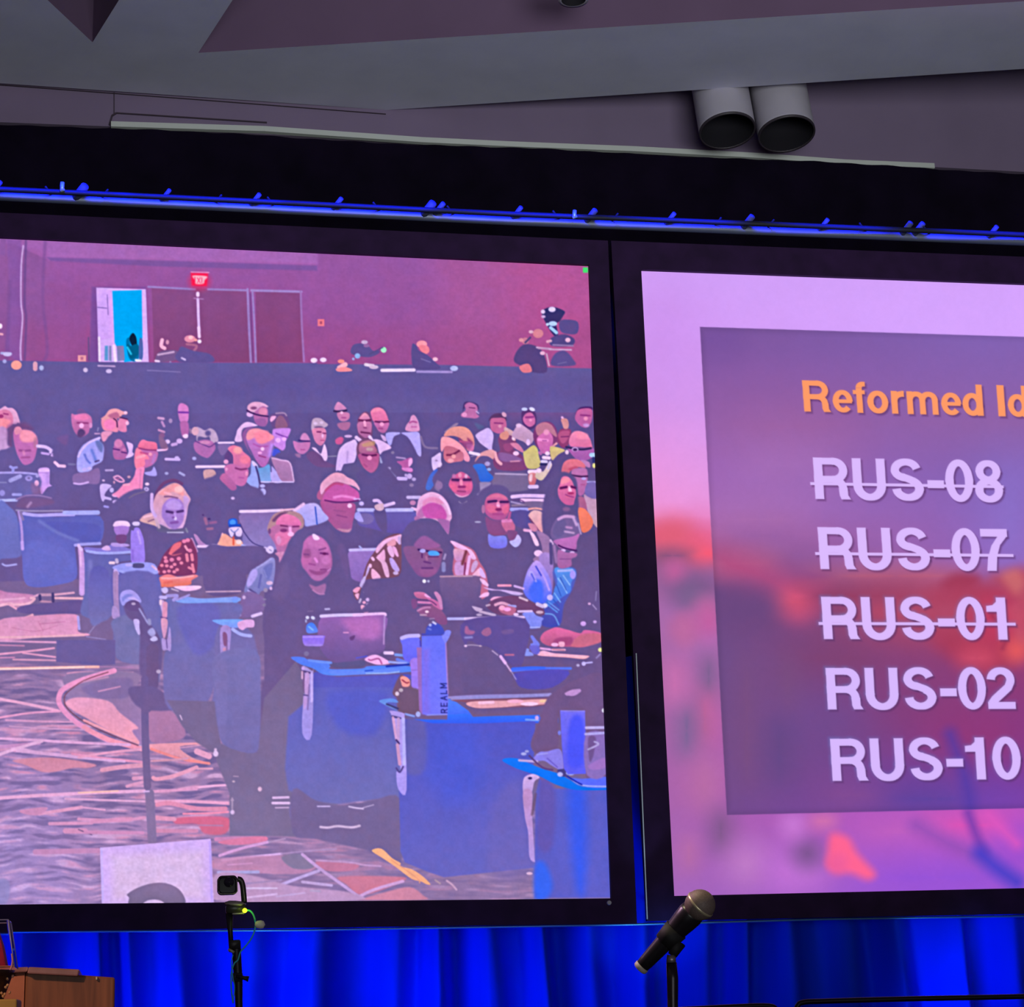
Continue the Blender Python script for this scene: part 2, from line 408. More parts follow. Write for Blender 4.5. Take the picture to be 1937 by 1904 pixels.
# shape lists of the two screen pictures. o: next pictured element, p/q: smooth/sharp outline, l: stroke, e: ellipse, d: dots, @: zoom tile of the image, points traced in its pixels
ART_ROOM = '''
@ 0
o pictured_wall
q 9a5ba8/985098:s3 -10,430 1180,430 1180,702 -10,684
q b45a98:a.5:s90 820,430 1240,430 1240,760 840,760
q cc5090:a.35:s120 950,440 1240,440 1240,760 980,760
q 8a5a9c:a.5:s60 -20,440 90,440 90,700 -20,700
q a04c88:a.35:s40 20,610 1200,620 1200,720 20,700
@ A
q a86ab8/a45cac:s5:n -5,-10 1937,60 1937,225 300,170 90,70 -10,60
q a868b8:s10:n 270,30 1937,110 1937,190 950,165 300,150
q 7a55a0:a.8:s5:n 285,150 1000,170 1937,200 1937,232 950,205 310,172
q 8e5aa4:s4:n 0,30 38,40 30,140 0,135
q 8a58a8:a.7:s6:n 40,40 130,45 135,800 30,740 60,400
l c8a0e0:n 10 142,80 130,200 128,420 138,520 125,700 130,800
l 6c4c90:a.7:s4:n 14 158,50 150,420 160,520 150,780
l 7c5098:a.5:s5:n 20 275,60 262,400 290,700 270,780
l 7c5098:a.5:s6:n 24 60,300 40,780
q 96549a:a.5:s8:n 300,300 530,360 520,780 300,770
o pictured_open_door
q 7a50a0:a.8:s6 560,330 890,330 905,800 545,800
q d8b0ff:s2 588,335 890,345 908,790 605,790
q d8a8ff:n 592,340 680,345 690,640 600,660
q 00a8f8:s2:n 686,355 865,350 870,640 845,780 760,790 700,670
l 8868b8:n 6 597,456 650,460
l 8868b8:n 5 655,380 660,500
p 006fa8:n 770,665 790,640 800,700 850,690 840,780 790,770
q 6a9ad8:n 640,690 660,690 660,780 638,780
q 8888c0:n 665,690 680,690 682,785 665,780
q 8080b8:n 712,690 755,690 762,780 718,785
l f0d8ff:n 14 605,640 608,780
l f0d8ff:n 16 695,690 705,785
o pictured_person
p 082848:s1.5 790,640 812,612 832,640 836,690 820,700 800,680
p 00608c 775,680 800,690 840,680 846,740 800,770 780,720
l 20b8e8 12 778,700 800,740
p 5068b0:n 850,655 870,655 872,760 850,780
l e8e0ff:n 14 830,778 858,780
o pictured_closed_doors
q 8c4f8c/84467c:s3 925,330 1520,350 1540,792 940,785
l a080c8:n 12 905,330 1190,345
l a080c8:n 12 1270,345 1510,352
l a080c8:n 14 1512,345 1520,560 1532,790
q 8a4c88/88447a:s3 1560,360 1835,365 1850,790 1568,790
l a888d0:n 14 1535,352 1840,360
l a080c8:n 12 1542,360 1555,600 1562,790
l a070b8:n 12 1836,360 1843,560 1856,785
l 604088:a.6:s3:n 8 1528,370 1545,780
o pictured_exit_sign
e ff2050:a.6:s22:n 1218 295 62 50
q ff2058:s5 1165,245 1270,248 1262,325 1172,322
l e090c8:n 7 1168,240 1275,243
p ffb0c8:s3:n 1178,262 1262,266 1250,290 1240,312 1195,312 1190,290
l ff3068:n 5 1190,272 1190,306
l ff3068:n 4 1205,275 1222,306
l ff3068:n 4 1222,275 1205,306
l ff3068:n 4 1232,275 1232,306
o pictured_light_stand
l f0c8ff 20 1208,370 1208,382
l e0b8ff:s2 16 1208,405 1212,520 1216,600
l f0c8ff 18 1213,580 1217,635
e f8d8ff 1218 663 12 12
l c090d0:a.6:n 8 1185,400 1240,405
o pictured_person
l f8b0d8 22 990,655 985,690 1005,705
e d890b8 1022 668 10 14
p 785890:s3 960,740 1000,720 1080,720 1090,770 1000,790 950,785
l c8a0d0:n 12 965,745 1060,728
l e8c8f8:n 14 950,782 970,785
o pictured_person
e e890b0 1160 648 34 22
e ffb8c8:n 1165 640 14 12
e f8a0a8:n 1195 655 10 8
l b06890:n 14 1140,680 1200,690 1185,720
p 584884:s4 1090,720 1110,695 1180,720 1280,740 1300,790 1120,795 1070,760
l c8b0e8:n 12 1110,765 1130,775
l a088c0:n 12 1030,815 1040,790
l b898d0:n 10 1075,810 1120,812
o pictured_wall_plate
q f0a0b0 476,748 526,748 526,786 476,786
q c07098:n 492,758 510,758 510,776 492,776
o pictured_risers_curtain
q 66599e/675b9f:s3 -10,780 600,790 1500,795 1937,795 1937,1100 -10,1100
@ 0
q 665a9c/685a9c:s3 -10,684 300,686 580,688 840,690 1180,698 1180,780 -10,780
q 62559a/62529a:s30:a.6:n 400,705 1180,715 1180,760 400,750
o pictured_control_desk_items
@ A
l c0a0d8:n 10 600,812 700,815
e d0b8e8 522 838 14 14
e d0b8f0 665 845 18 13
e ffa0a0 100 808 32 28
l e0a0c0 28 215,800 215,830
e b0b0e8 253 825 14 16
l 68508c 8 540,640 543,780
l b0a8e8 16 10,735 65,738
e c8b8f0 45 742 26 13
e a8a0e0 28 785 12 12
e ffd8ff 2 570 12 16
l e8a0c0 14 0,618 14,620
e f0c8f0 1915 780 18 14
l 8878b8:n 6 900,840 1100,850
@ B
q f07a90 132,528 172,528 172,570 132,570
q b05078:n 145,540 160,540 160,558 145,558
e e8c8ff 110 778 20 14
e e8c8ff 166 776 20 14
o pictured_desk_lamp
e ff9090 275 785 20 12
l ffb0c8 30 265,825 300,805
p ff90a0 245,830 300,820 340,835 330,845 260,848
o pictured_camera_operator
p 584a88:s2 345,690 390,675 440,690 470,720 510,720 500,740 440,760 340,740
e c8a8d8 418 668 20 12
e 9868a8 430 690 18 10
e 90b0f0 375 752 17 16
e a0a8e8 350 770 8 8
l e0c8e8 20 425,805 470,812
e d8b8e0 475 820 28 12
e a8ffc8:s2 535 715 17 17
l 5c4c88 7 450,740 530,700
o pictured_person
e ff98b0 768 680 32 22
p f08098 750,690 800,690 815,720 795,740 765,725
p 503c78:s2 710,680 735,690 750,720 800,745 850,790 880,830 730,830 705,760
e f0b0d0 850 772 16 12
l 8070b0:n 6 765,770 820,790
l e8d0ff 20 525,840 720,838
l a890d8 14 740,848 950,850
e b8b8f8 965 828 24 16
o pictured_person
p 584480:s3 1330,780 1350,720 1400,680 1480,700 1520,760 1530,850 1440,850 1430,820 1370,810
e c87898 1400 660 22 20
e d88098 1478 615 32 28
e e0a8c8 1435 605 14 10
e e090a8 1375 655 14 12
p e87c90 1365,815 1420,800 1440,845 1400,855 1375,845
l 584480:n 12 1430,640 1400,670
l d0a8d8:n 10 1470,700 1560,710
o pictured_broadcast_camera
p 3c3470:s2 1500,490 1530,460 1580,455 1640,480 1630,510 1610,540 1590,560 1600,620 1590,640 1560,610 1530,560
p 544680:s2 1610,540 1650,530 1720,545 1715,615 1640,615 1610,590
e e0c8ff 1563 468 22 16
e e0c0f0 1508 482 13 13
e d0a8e0 1510 512 13 9
e b0c8ff 1568 555 26 15
l a8c8ff 20 1555,580 1590,610
e c0d0ff 1535 560 9 9
p 584888:s3 1560,640 1640,620 1700,650 1680,690 1560,690
l e0a0c0 16 1535,665 1555,660
l 9878b0 10 1570,685 1690,690
l c090c0 10 1480,705 1540,710
l c8a0d0 10 1550,712 1680,715
e e8b0d8 1660 655 16 14
e e0a8d0 1505 735 16 12
p 5a4a88:s4 1580,740 1640,720 1690,770 1700,810 1560,810
l c8a0c8 9 1530,740 1545,810
l 8070a8:a.7:n 6 1600,800 1650,790
o pictured_status_light
q 50d878:s2 1752,212 1782,212 1782,244 1752,244
'''
ART_FLOOR_BASE = '''
@ 0
o pictured_floor
q 7c6498/8c74a4:s4 -10,1100 500,1085 500,1300 800,1500 1180,1560 1180,1730 -10,1730
q 9c80c8:a.6:s60:n -60,1300 120,1420 140,1720 -60,1720
q c88cc0:a.35:s60:n 100,1560 420,1500 420,1590 100,1620
'''
ART_FLOOR = '''
@ M
p c07cb4/e09cc8:s4 -20,1400 100,1420 400,1450 380,1500 340,1550 0,1560
l e8a8d4 26 -10,1515 200,1500 300,1490
l f0b0d0 34 380,1490 420,1500 340,1560 180,1570 110,1560 0,1580
l e8a4c8 28 100,1560 200,1620
l d090b8 20 200,1600 380,1600
l dca0cc 26 420,1470 470,1450
l c090b8 34 500,1450 630,1450
l c08cb4 26 500,1530 620,1540
l e0a4c8 26 660,1450 900,1425
l e8acc8 30 670,1490 1010,1495
p 6c5898:s4 250,1590 700,1540 1010,1520 1010,1679 300,1679
l 50427c 34 485,1460 490,1510
l 50427c 34 645,1440 650,1530
@ W
l e4a4c4 22 -10,480 80,445 270,365
p dc94c4/e8a0cc:s3 -10,410 250,375 550,355 660,380 650,500 740,520 700,540 350,550 -10,570
l f0b4cc:n:s3 14 0,550 350,545 700,530
l c070a4:a.7:n 6 330,440 540,420
l c070a4:a.6:n 5 100,470 300,500 480,450
l c070a4:a.6:n 5 320,420 360,500
l b0a0f0:n 20 650,380 660,480
l 9888c8:n 8 720,545 880,568
l 9888c0:n 8 740,520 800,440
l e0a0d0 16 0,580 300,588 470,592
l e8a0cc 16 0,690 250,665 450,640
l e8a0cc 14 190,680 460,715
l dc9cc4 14 110,735 460,742
l d890c0 10 0,720 120,718
l c888b8 12 0,615 200,620
l fcb4b8 22 -10,812 300,806 820,795
l ffd8e0:n:s2 10 0,815 300,810 700,798
l b080b8 8 830,795 1110,800
l d898c0 10 560,850 700,838 1110,842
p 9078a8/a880b8:s4 560,860 1120,840 1130,960 1000,980 1180,1070 1185,1440 900,1330 600,1120 560,1000
p e8a0c8/f0a0bc:s4 545,1090 650,1050 900,1080 1000,1180 1150,1300 1100,1330 1160,1430 1000,1370 750,1240 580,1140
l e898cc:s2 44 950,828 700,900 530,980 490,1060 510,1130 600,1230 750,1330 950,1430
l f098b8:s2:n 40 700,1300 900,1400 1180,1480
l 84506c:n:s2 9 900,840 700,910 570,1000 535,1060 560,1140 680,1240 870,1340 1150,1450
l f0a0b8:n:s2 20 700,1240 900,1330 1150,1430
p 8870a8:s6:n 680,970 900,900 1100,900 1060,1050 800,1050
l c08cb8:n 14 700,920 900,880
l c890c0:n 12 820,1000 1000,960
p e89cb8:s3 1240,1090 1400,1075 1410,1160 1240,1160
p b07cac:s4 1240,1160 1420,1160 1540,1320 1500,1400 1260,1420
l e8a8d4 24 -10,1062 200,1100 480,1160
l e8a0d0 18 -10,1220 250,1180 500,1165
l d89ccc 16 50,1240 350,1250 600,1255
l d09ccc 12 80,1290 400,1310 700,1320
l e0a8dc 22 -10,1392 300,1405 600,1425 1080,1445
l e0a8dc 22 -10,1530 200,1450 350,1415
l dca8dc 22 -10,1455 150,1470 300,1505 700,1545
l e0a0d0 20 700,1540 900,1510 1180,1480
l e898c4 20 600,1520 850,1555 1190,1590
p f0a0b8/e098b0:s2 1250,1440 1700,1425 1740,1440 1500,1460 1600,1550 1750,1600 1700,1600 1400,1520 1250,1480
l f4909c 22 1260,1480 1500,1560 1740,1600
l e0a0c8 14 1260,1580 1400,1572 1560,1560
l e8a4cc 50 1640,1500 1740,1540
l e0a0c8 10 1730,1440 1500,1470
@ X
l c890c8 26 0,50 300,20
l e4b0e0 22 0,105 150,55 320,5
l dca8dc 18 130,80 400,110 700,140 950,160
l e8a0c8 16 600,130 850,90 1080,70
p d48cac:s4 100,150 400,130 720,180 680,210 560,210 420,240 320,240 200,190
l e09cc0 34 780,225 950,200 1080,190
l dc9cc8 30 1020,290 1095,285
l dc9cc8 24 970,350 1095,315
l e8acdc 26 -10,440 300,420 700,400 1100,385
l ffc0b8:n:s3 10 600,400 900,385
l e0a8d8 16 500,445 800,455 1110,465
l e0a0d4 20 1170,390 1500,370
l f0b0e0 18 1490,360 1640,345 1755,340
p dc9ccc:s3 1165,400 1490,375 1480,350 1350,370 1170,380
l e8a4d0 24 1180,465 1450,465 1750,480
l e090b8 34 1200,490 1300,480 1500,520 1720,520
l f090b8 16 1400,560 1600,555 1740,545
p d86c94/d06c90:s6 1330,600 1450,580 1740,590 1720,710 1560,710 1500,640 1350,640
l e098c0 34 1190,590 1330,600
l b880b0:n 10 1200,640 1700,650
l e8a0c4 30 1170,285 1200,295 1330,270 1500,205
l e0a0c4 16 1510,215 1620,215
l d898b8 14 1170,155 1400,145
l dc9cc8 26 620,510 300,560
p d090c0:s3 160,530 360,510 300,570 180,560
l dca0d0 14 620,510 800,530
l d898c8 24 600,600 900,610 1100,590
l d898c8 26 380,635 700,630
l d494c4 40 500,690 650,690
l 70588c:n 8 600,680 700,720
l d894c4 30 700,620 1000,600
l d090c4 26 650,700 1090,705
l d08cb8 30 1200,690 1500,690
e e8b0e8 -10 800 4 4
l c48cc0 40 270,850 750,840
p 948ccc:a.7:s6 -10,1060 70,1080 60,1230 -10,1240
@ Y
l d088bc:s2 34 40,1300 420,1285
p dc80ac:s2 60,1320 430,1270 460,1320 200,1350
l d8a0dc:s2 24 70,1440 250,1380 480,1325
l b898c8:s3 12 490,1325 630,1295
l dcb0ec:s2 20 90,1480 350,1450 600,1425
l b090c4:s3 14 600,1425 780,1405 1070,1382
p c88cb8:s4:a.8 40,1470 700,1440 900,1530 700,1600 60,1560
l d498cc 12 140,1520 350,1505
l b4a8e4:s3 26 60,1585 400,1580
l c4a8e4 26 460,1745 700,1650 920,1570
p 8c7ca4:s4:n 600,1450 780,1430 880,1540 700,1550
p c47ca4:s5 900,1490 1250,1510 1200,1570 980,1570
p cc7c9c:s5 1100,1620 1600,1620 1640,1660 1300,1780 1160,1690
l c8a0dc 26 780,1430 900,1530 1080,1660 1260,1790
l c498cc 16 900,1480 1200,1500 1300,1520 1450,1530
l d0a0d8 26 1270,1790 1400,1730 1640,1660
p d088a8:s5 1290,1810 1500,1750 1700,1710 1813,1780 1813,1820 1290,1820
l c0a4dc 24 780,1665 900,1680 1030,1695
p c098c8:s5 40,1600 300,1600 700,1700 1160,1750 1240,1825 40,1825
l e0c8f8:n:s3 12 300,1720 560,1720
l a88cc0:n:s3 14 300,1680 600,1650
l dcb8ec:n:s3 16 300,1800 560,1770
l b4a0cc:n:s3 14 850,1740 930,1745
l c8a8dc:n 14 560,1790 800,1760
'''
ART_BACK_ROWS = '''
@ C
o pictured_person
p e8a8dc 0,270 75,225 120,250 190,255 250,310 285,400 305,480 270,480 210,500 -40,440 -60,300
p e080b0:s4 -30,330 60,280 130,290 190,360 200,480 150,540 0,600
p f890a8:s6:n -20,420 90,420 160,460 100,540 0,600
l b04888:n 26 60,340 120,350
e a84080:n 15 380 40 30
p c490cc/cfa4e0:s5 -20,560 110,580 115,800 160,850 60,900 -20,930
o pictured_person
p 7c4c84:a.8:s12 120,560 200,500 380,480 500,560 470,600 250,600 190,700 200,900 130,800
p -:s5 -40,960 100,880 230,850 560,980 780,1000 790,1200 700,1500 -40,1500
p cc70b8/c070bc:s3 205,720 215,600 330,590 480,610 560,700 580,780 560,900 530,1020 480,1090 400,1122 340,1100 270,980 230,850
p f898b8:s6:n 330,590 480,610 560,700 500,770 350,770 300,700
p e890b8:n 215,600 240,545 300,540 335,590 300,640 240,660
l 9a5098:s4:n 34 300,900 370,910
l 9a5098:s4:n 30 400,905 460,900
l e890c8:a.7:s4:n 40 360,920 370,960
l a85498:s4:n 26 330,1010 450,1005
e b07898:a.6:s6:n 540 780 30 90
l dcb8ff 50 575,835 700,850 780,900
l dcb8ff 40 780,900 770,930
l c8a0f0 36 640,940 740,958
e dcb8ff 835 900 42 26
p d4acf8 780,990 800,940 860,940 890,990
@ C
o pictured_tumbler
p d8a8ff/cc98f0 585,1220 615,1170 730,1165 757,1220 755,1400 790,1440 720,1470 640,1568 615,1500 600,1380
l a878d0:n 10 600,1242 745,1242
p e4b8ff:n:s4 600,1190 735,1185 740,1225 600,1225
l a880d8:a.5:s6:n 50 730,1260 730,1380
o pictured_table
p 6f66ae:s6 -20,1260 560,1270 600,1500 300,1620 -20,1640
l b0a0f0 32 0,1242 300,1240 560,1262
l a098ee 42 160,1150 200,1180 195,1225
l a098ee 36 215,1165 255,1160
l a8a0ea:n 62 160,1360 305,1295
e a090e0:n 440 1325 56 44
e 7868a8:n 440 1325 20 14
l 9088c8:n 20 0,1390 95,1390
e 9c90e4:n 35 1550 40 46
l a8a0f0:n 40 200,1575 315,1575
e b0a0e8:n 570 1290 26 26
e f0b0e8:n 560 1400 34 44
p a06898:a.5:s8:n 480,1400 600,1450 640,1560 500,1560
l b8b8ff 44 0,1665 250,1658
l 9878b8 24 250,1650 400,1592 600,1590 780,1630
p 785890:s8 300,1660 400,1610 760,1640 800,1720 420,1780 250,1760
l c8a0d8:a.6:s5:n 36 420,1760 470,1700
o pictured_person
p 5a4c90:s5 870,700 1030,660 1160,700 1260,780 1450,720 1400,780 1250,880 1180,1000 1180,1160 880,1160 800,900
p 7c5898:a.7:s8:n 880,700 1030,660 1040,740 1000,820 900,760
p 765898 1170,330 1190,280 1250,265 1310,310 1340,350 1240,370
p d87ab8/b468ac:s3 1090,350 1150,355 1300,335 1390,390 1405,500 1370,570 1345,640 1250,690 1160,650 1100,520
e f080c0:s5:n 1240 400 110 44
l 963c80:s3:n 22 1180,480 1340,484
e ffb0ec:n 1245 522 36 40
p 604480:s4:n 1180,640 1200,590 1240,570 1290,600 1300,650 1240,700 1190,690
e d890d0:n 1385 520 24 40
l c898d0:n 22 1450,645 1520,645
l a090c8:a.7:n 24 1500,560 1490,600
l f0b8e8:n 46 840,1085 880,1120
l f0b8e8:n 46 890,1135 985,1142
l 8078b0:a.8:n 30 1050,1110 1140,1115
@ D
o pictured_person
p e898c8:s3 380,600 440,560 540,580 420,710
p a4a0fc/b0a8ff:s3 370,648 300,660 180,720 110,780 50,900 50,1120 180,1140 250,1100 270,1050 405,970 420,780 360,700
l 6c74d8:n:s4 26 150,890 180,960 225,1010
l 7080e0:n:s6 40 250,830 310,980
p 7078c0:n:s5 300,700 360,700 410,760 390,860 330,790
l d8b8ff:n:s3 28 362,655 200,730 100,840 62,920
l 604c90:n 22 300,990 350,975
p ee8cb4:s3 385,460 400,370 500,330 600,380 620,500 612,572 500,560 420,545
e f484c4:s6:n 505 470 85 72
p f0a0b4 380,385 430,350 500,260 600,243 690,280 750,290 740,325 680,330 640,380 560,360 450,395
p c06c98:n:s4 480,340 600,290 640,360 560,390
p e484b8 615,440 650,380 740,390 775,450 740,480 742,560 690,572 620,540
l 5a2c64:n 18 560,385 600,420 610,500
l 5a2c64:n 18 650,365 750,392
e ffb8e8:n 750 448 24 28
e ffc0ec:n 725 300 24 20
o pictured_laptop
p 8c6cac:s3 0,1170 200,1130 350,1085 352,1290 200,1300 0,1290
l d0a8f0:n 26 0,1295 90,1305 200,1280
e c8b0ff 148 1100 34 26
e c8b0ff 215 1085 30 24
o pictured_person
p 5c5092:s4 430,820 480,640 640,580 780,630 850,720 860,900 840,1200 600,1330 400,1180 410,1000
p b066ac:s3 555,800 590,690 640,670 690,720 742,830 745,920 690,960 580,955 548,880
e d480bc:s4:n 625 735 58 58
l 5c3080:n 18 555,810 640,825
l 5c3080:n 16 670,855 740,868
e c878b8:n 705 820 26 22
l b060a0:n 14 580,940 700,945
p e0b4fa 738,722 780,720 832,755 822,850 845,880 810,920 730,937 770,850
p 6c5490:s5 400,1130 550,1140 560,1240 470,1270 400,1240
l b098d8:n 30 450,1112 545,1110
p ccb0f8 365,1330 440,1300 530,1330 470,1390 430,1470 520,1500 520,1535 440,1520 410,1552 380,1500
e ccb4fa 532 1390 30 34
l e8a0d8 24 560,1210 620,1190 690,1240 700,1270 640,1270 570,1230
e a060a0:n 620 1228 34 14
e f0b0f0 582 1462 48 26
e d0b0f8 595 1558 52 30
l a898f0 30 430,1620 480,1630
e d898c8 565 1280 14 20
e d8b0e8 415 1255 20 14
o pictured_person
p 504480:s5:a.7 880,1180 1200,1180 1180,1420 900,1420
p c870b4:s3 915,820 1165,840 1168,950 1130,1010 1060,1060 960,1060
l b080d8:a.6:s6:n 40 1140,900 1110,1000
p ff84ac:s3 865,830 910,790 960,850 1040,910 1050,955 1000,960 1000,1030 950,1080 880,1095 850,990
l ffa0c0:n 40 890,935 990,905
l c04888:n:s4 18 940,860 1040,880
e ff9cc0:n 1075 885 24 22
p f47cac/e46c98 905,790 930,710 975,680 1040,700 1150,720 1172,770 1165,822 1050,815
l 9a3c7c:n:s3 20 915,800 1040,825 1160,828
p ff8cc8/f890c8:s3 880,1090 990,1070 975,1200 955,1395 860,1420 760,1460 660,1525 600,1480 545,1455 620,1395 700,1310 780,1290 850,1190
l ffa4d0:n 30 700,1320 780,1310
l b070a8:a.5:s5:n 26 940,1100 930,1380
p b0a0f8 1000,1140 1090,1120 1130,1060 1168,1180 1080,1190 1010,1170
l f8b8f0:n 30 1180,830 1290,820 1310,800
e e8c0f0:n 1030 1305 30 22
e c0a8e8:n 1020 1378 36 30
e 6a5090:n 1020 1378 10 8
e d098c0:n 775 1205 24 18
o pictured_person
p 6c5294:a.8:s8 1380,500 1400,300 1470,150 1550,125 1640,200 1700,420 1710,640 1560,700 1400,660
p d880d0:s3 1465,230 1490,175 1540,170 1600,210 1615,270 1610,400 1570,440 1500,430 1470,330
l 7838a8:n:s3 24 1475,295 1610,298
p b868b0:s4 1500,430 1600,430 1620,550 1590,640 1530,640 1500,520
p f8c8ff 1530,625 1570,600 1605,610 1600,650 1560,660
l b080a8:a.8:s4 30 1640,540 1650,580
l c898d0 36 1190,375 1260,385
l b888c8 34 1240,430 1270,490
l c890c8 32 1195,545 1270,572
e a888c0 1360 415 26 34
e 8c5c94:s4 1240 620 40 40
e dcb8f8 1318 708 36 30
l c8a0e8 44 1385,752 1440,740
e d0a8ec 1485 700 42 36
l d0b0ff 38 1295,955 1480,960
e c8acf8 1450 940 34 28
e a8a0e8 1695 945 30 24
e a8a0e0:n 1305 1155 26 20
l a8a0e0:n 34 1490,1145 1550,1180
p 8c6494:s4 1200,620 1290,700 1320,800 1220,790
@ E
o pictured_laptop
l f0c8ff 28 250,725 460,722
p 8468a8:s3 240,755 420,755 300,905
l f0c8ff:n 38 -60,1062 330,1058
p d4a0b0:s2 40,1115 180,1105 215,1200 150,1240 60,1255
o pictured_person
p c0a0cc:s3 -70,560 -60,500 0,520 60,550 130,520 200,560 240,650 235,710 150,730 120,640 60,650 -40,640 -50,760
e e0a8c8:n -80 560 50 60
e 605090:n:s5 100 590 40 40
p b46cb4:s3 -100,730 -40,700 60,680 150,700 200,760 195,830 110,930 40,925 -40,880 -90,820
l 6c4490:n 15 -80,700 60,760 130,780 210,720
e d088c0:n:s4 60 720 70 24
o pictured_person
p e6b8f2 478,702 500,600 520,535 600,450 680,432 800,480 700,500 600,520 570,600 580,700
p e6a8d8 658,250 670,190 750,148 860,158 945,205 930,225 860,215 790,285 720,290
e 8a5088:n:s4 745 235 44 22
p b86cb0:s3 745,310 800,250 870,210 935,240 945,340 940,440 890,490 800,470 750,390
e e088b8:n:s4 875 285 62 58
e d8a8e8 690 322 48 38
l 4a2868 22 650,270 720,305 820,335 945,352
p a060a8:n:s4 760,400 900,380 920,470 880,490 800,470
o pictured_person
p 705090:s3 960,350 1040,310 1130,290 1215,350 1250,520 1040,530 980,440
p 94608c:s3:n 1060,400 1110,340 1170,370 1220,500 1060,520
l b090c0:n:s3 18 1060,310 1170,305 1205,340
p f0a8e0 975,390 1000,350 1058,350 1040,390 990,430
p cc88ec:s3 1010,560 1060,525 1250,520 1255,580 1220,650 1195,710 1190,790 1150,832 1090,800 1020,740
l 8c4cb8:n 20 1060,590 1130,620 1220,650
e f0b0ff:n 1088 688 36 34
e e8a8ff:n 1172 672 34 28
p 5058d8 1000,900 1020,820 1080,810 1120,860 1060,910
p 5a4c88:s4 1050,930 1120,860 1300,880 1340,980 1280,1020
o pictured_person
p 9c60a8:s4 580,620 640,520 740,500 640,580 660,780 720,900 640,780
p c87cd0/b86cc0:s3 640,640 700,560 990,600 1035,700 1000,800 965,950 900,1060 840,1050 770,960 720,860 660,740
p ff98b4:s4 640,620 680,545 780,520 880,545 980,600 1030,640 1000,680 940,700 860,620 780,640 700,680 650,680
p ff8cac:s6:n 760,580 940,560 960,690 860,740 780,700
l b858b0:n:s3 18 740,740 840,780 940,770
e ffc0f8:n 868 810 26 26
e ffa8f0:n 830 866 30 18
l a04490:n 20 820,905 910,930
l c090ff:a.8:s8:n 50 1000,760 970,900
p a0a8f8 715,980 800,1040 820,1180 810,1362 740,1350 680,1310 635,1250 700,1160
p dcc0f8:n 715,980 760,1000 800,1050 740,1050
p 70a0e4/88a4ec 800,1090 880,1070 970,1035 990,1270 830,1272 800,1180
p b8a8f8 985,1060 1050,1110 1160,1270 1000,1272
p b884c0/a878b0 995,935 1130,960 1270,1020 1300,1200 1312,1275 1150,1270 1060,1120
l dcb0e8:n 18 1000,938 1130,968 1255,1010 1310,1262
l d8c0ff:n 16 840,1276 1305,1276
l 504488:n 26 775,1060 810,1180 830,1290
l 5c5098:n 16 985,1000 990,1130
e bab0ff 868 1332 36 24
e bab0ff 872 1416 45 50
o pictured_person
p -:s5 160,1200 300,1150 450,1400 620,1330 820,1370 900,1500 900,1750 0,1750 0,1300
p 68488a 330,920 390,820 450,850 470,1000 400,1015 350,970
p ec7ca8/d070b0 380,810 450,760 540,785 600,850 690,930 702,1000 680,1070 600,1100 520,1080 460,1040 450,900
e ffa0b0:s6:n 520 830 60 50
e f480a8:s6:n 620 960 70 60
p cc70b4:s3 335,1060 450,1020 600,1080 668,1100 662,1200 630,1300 560,1335 440,1290 360,1200
l 8c3c7c:n:s3 26 490,1080 560,1100 640,1090
l b858a8:n:s3 18 600,1220 540,1210
e f0a0d8 355 992 34 32
e e898d0:n 360 1095 18 24
e ec90c8:n 645 1160 22 32
p c46cac/b060a4:s3 265,1225 330,1150 420,1220 500,1330 490,1385 430,1392 350,1320
e d0b0f0 450 1505 26 20
o pictured_person
p 5a4a8c:s4 1240,900 1300,700 1400,590 1500,580 1560,700 1560,880 1420,960
p d088c8:s3 1400,670 1430,600 1475,588 1520,640 1535,700 1440,710
p c878bc 1300,700 1380,720 1470,715 1540,705 1525,810 1450,880 1380,870 1325,810
l 4c2c78:n 22 1380,690 1450,700 1530,702
l a85098:n:s3 14 1410,820 1460,822
p a070a8:n:s4 1330,880 1400,880 1400,930 1350,920
o pictured_person
p 74508c:s4 1500,860 1620,850 1760,980 1900,1060 1640,1060 1500,940
p c4a4cc 1556,480 1585,385 1680,378 1750,430 1792,470 1740,512 1640,520 1570,560
e e0c0f0:n 1615 450 30 20
e e0c0f0:n 1700 440 26 18
e 7a5890:n:s4 1660 505 60 16
p e088b8/d07cb4 1575,530 1740,520 1768,610 1750,700 1690,765 1620,720 1585,640
l 803070:n 20 1640,570 1690,572
l 803070:n 18 1720,590 1760,592
e f0b0e8:n 1715 625 16 30
l b04888:n 12 1690,690 1740,692
p ecc0fa 1565,800 1620,800 1690,880 1740,740 1785,880 1775,965 1740,975 1690,900
@ F
o pictured_person
p 584c88:s4 180,700 290,540 460,530 560,620 500,700 300,880 150,900
p 62608c:s5:n 150,700 260,690 300,880 180,900
p dc90c8/cc84c0 240,240 265,180 295,148 340,170 412,242 340,262 265,268
l 40285c 26 238,278 330,285 412,268
p cc7cb4 285,300 440,300 452,380 385,422 310,400
e ffb8e8:n 346 300 20 20
l a04890:n:s3 16 350,370 400,372
p b06ca0:s3 290,450 450,430 462,490 430,540 370,548 310,520
p cc5c9c:s3 258,680 330,640 372,670 340,740 270,740
e d0a8e8 438 632 54 20
l a8a0c0:n 10 150,918 270,912
o pictured_person
p 6a5090:s4 740,300 800,215 900,205 1000,300 1010,440 960,580 860,600 790,500
p ee80b4/e070a8 752,300 800,238 880,228 955,280 1000,390 1000,425 880,412 795,425
p f890b8:s5:n 760,290 830,240 930,260 800,290
p cc70b4/b868a8 805,428 1000,430 995,520 945,585 880,570 840,520
l 6c2864:n 24 820,425 910,435 1005,425
e ffa0d8:n 910 462 30 28
l a04488:n:s3 18 870,520 920,525
p d0a8e8 895,610 960,640 975,700 930,690
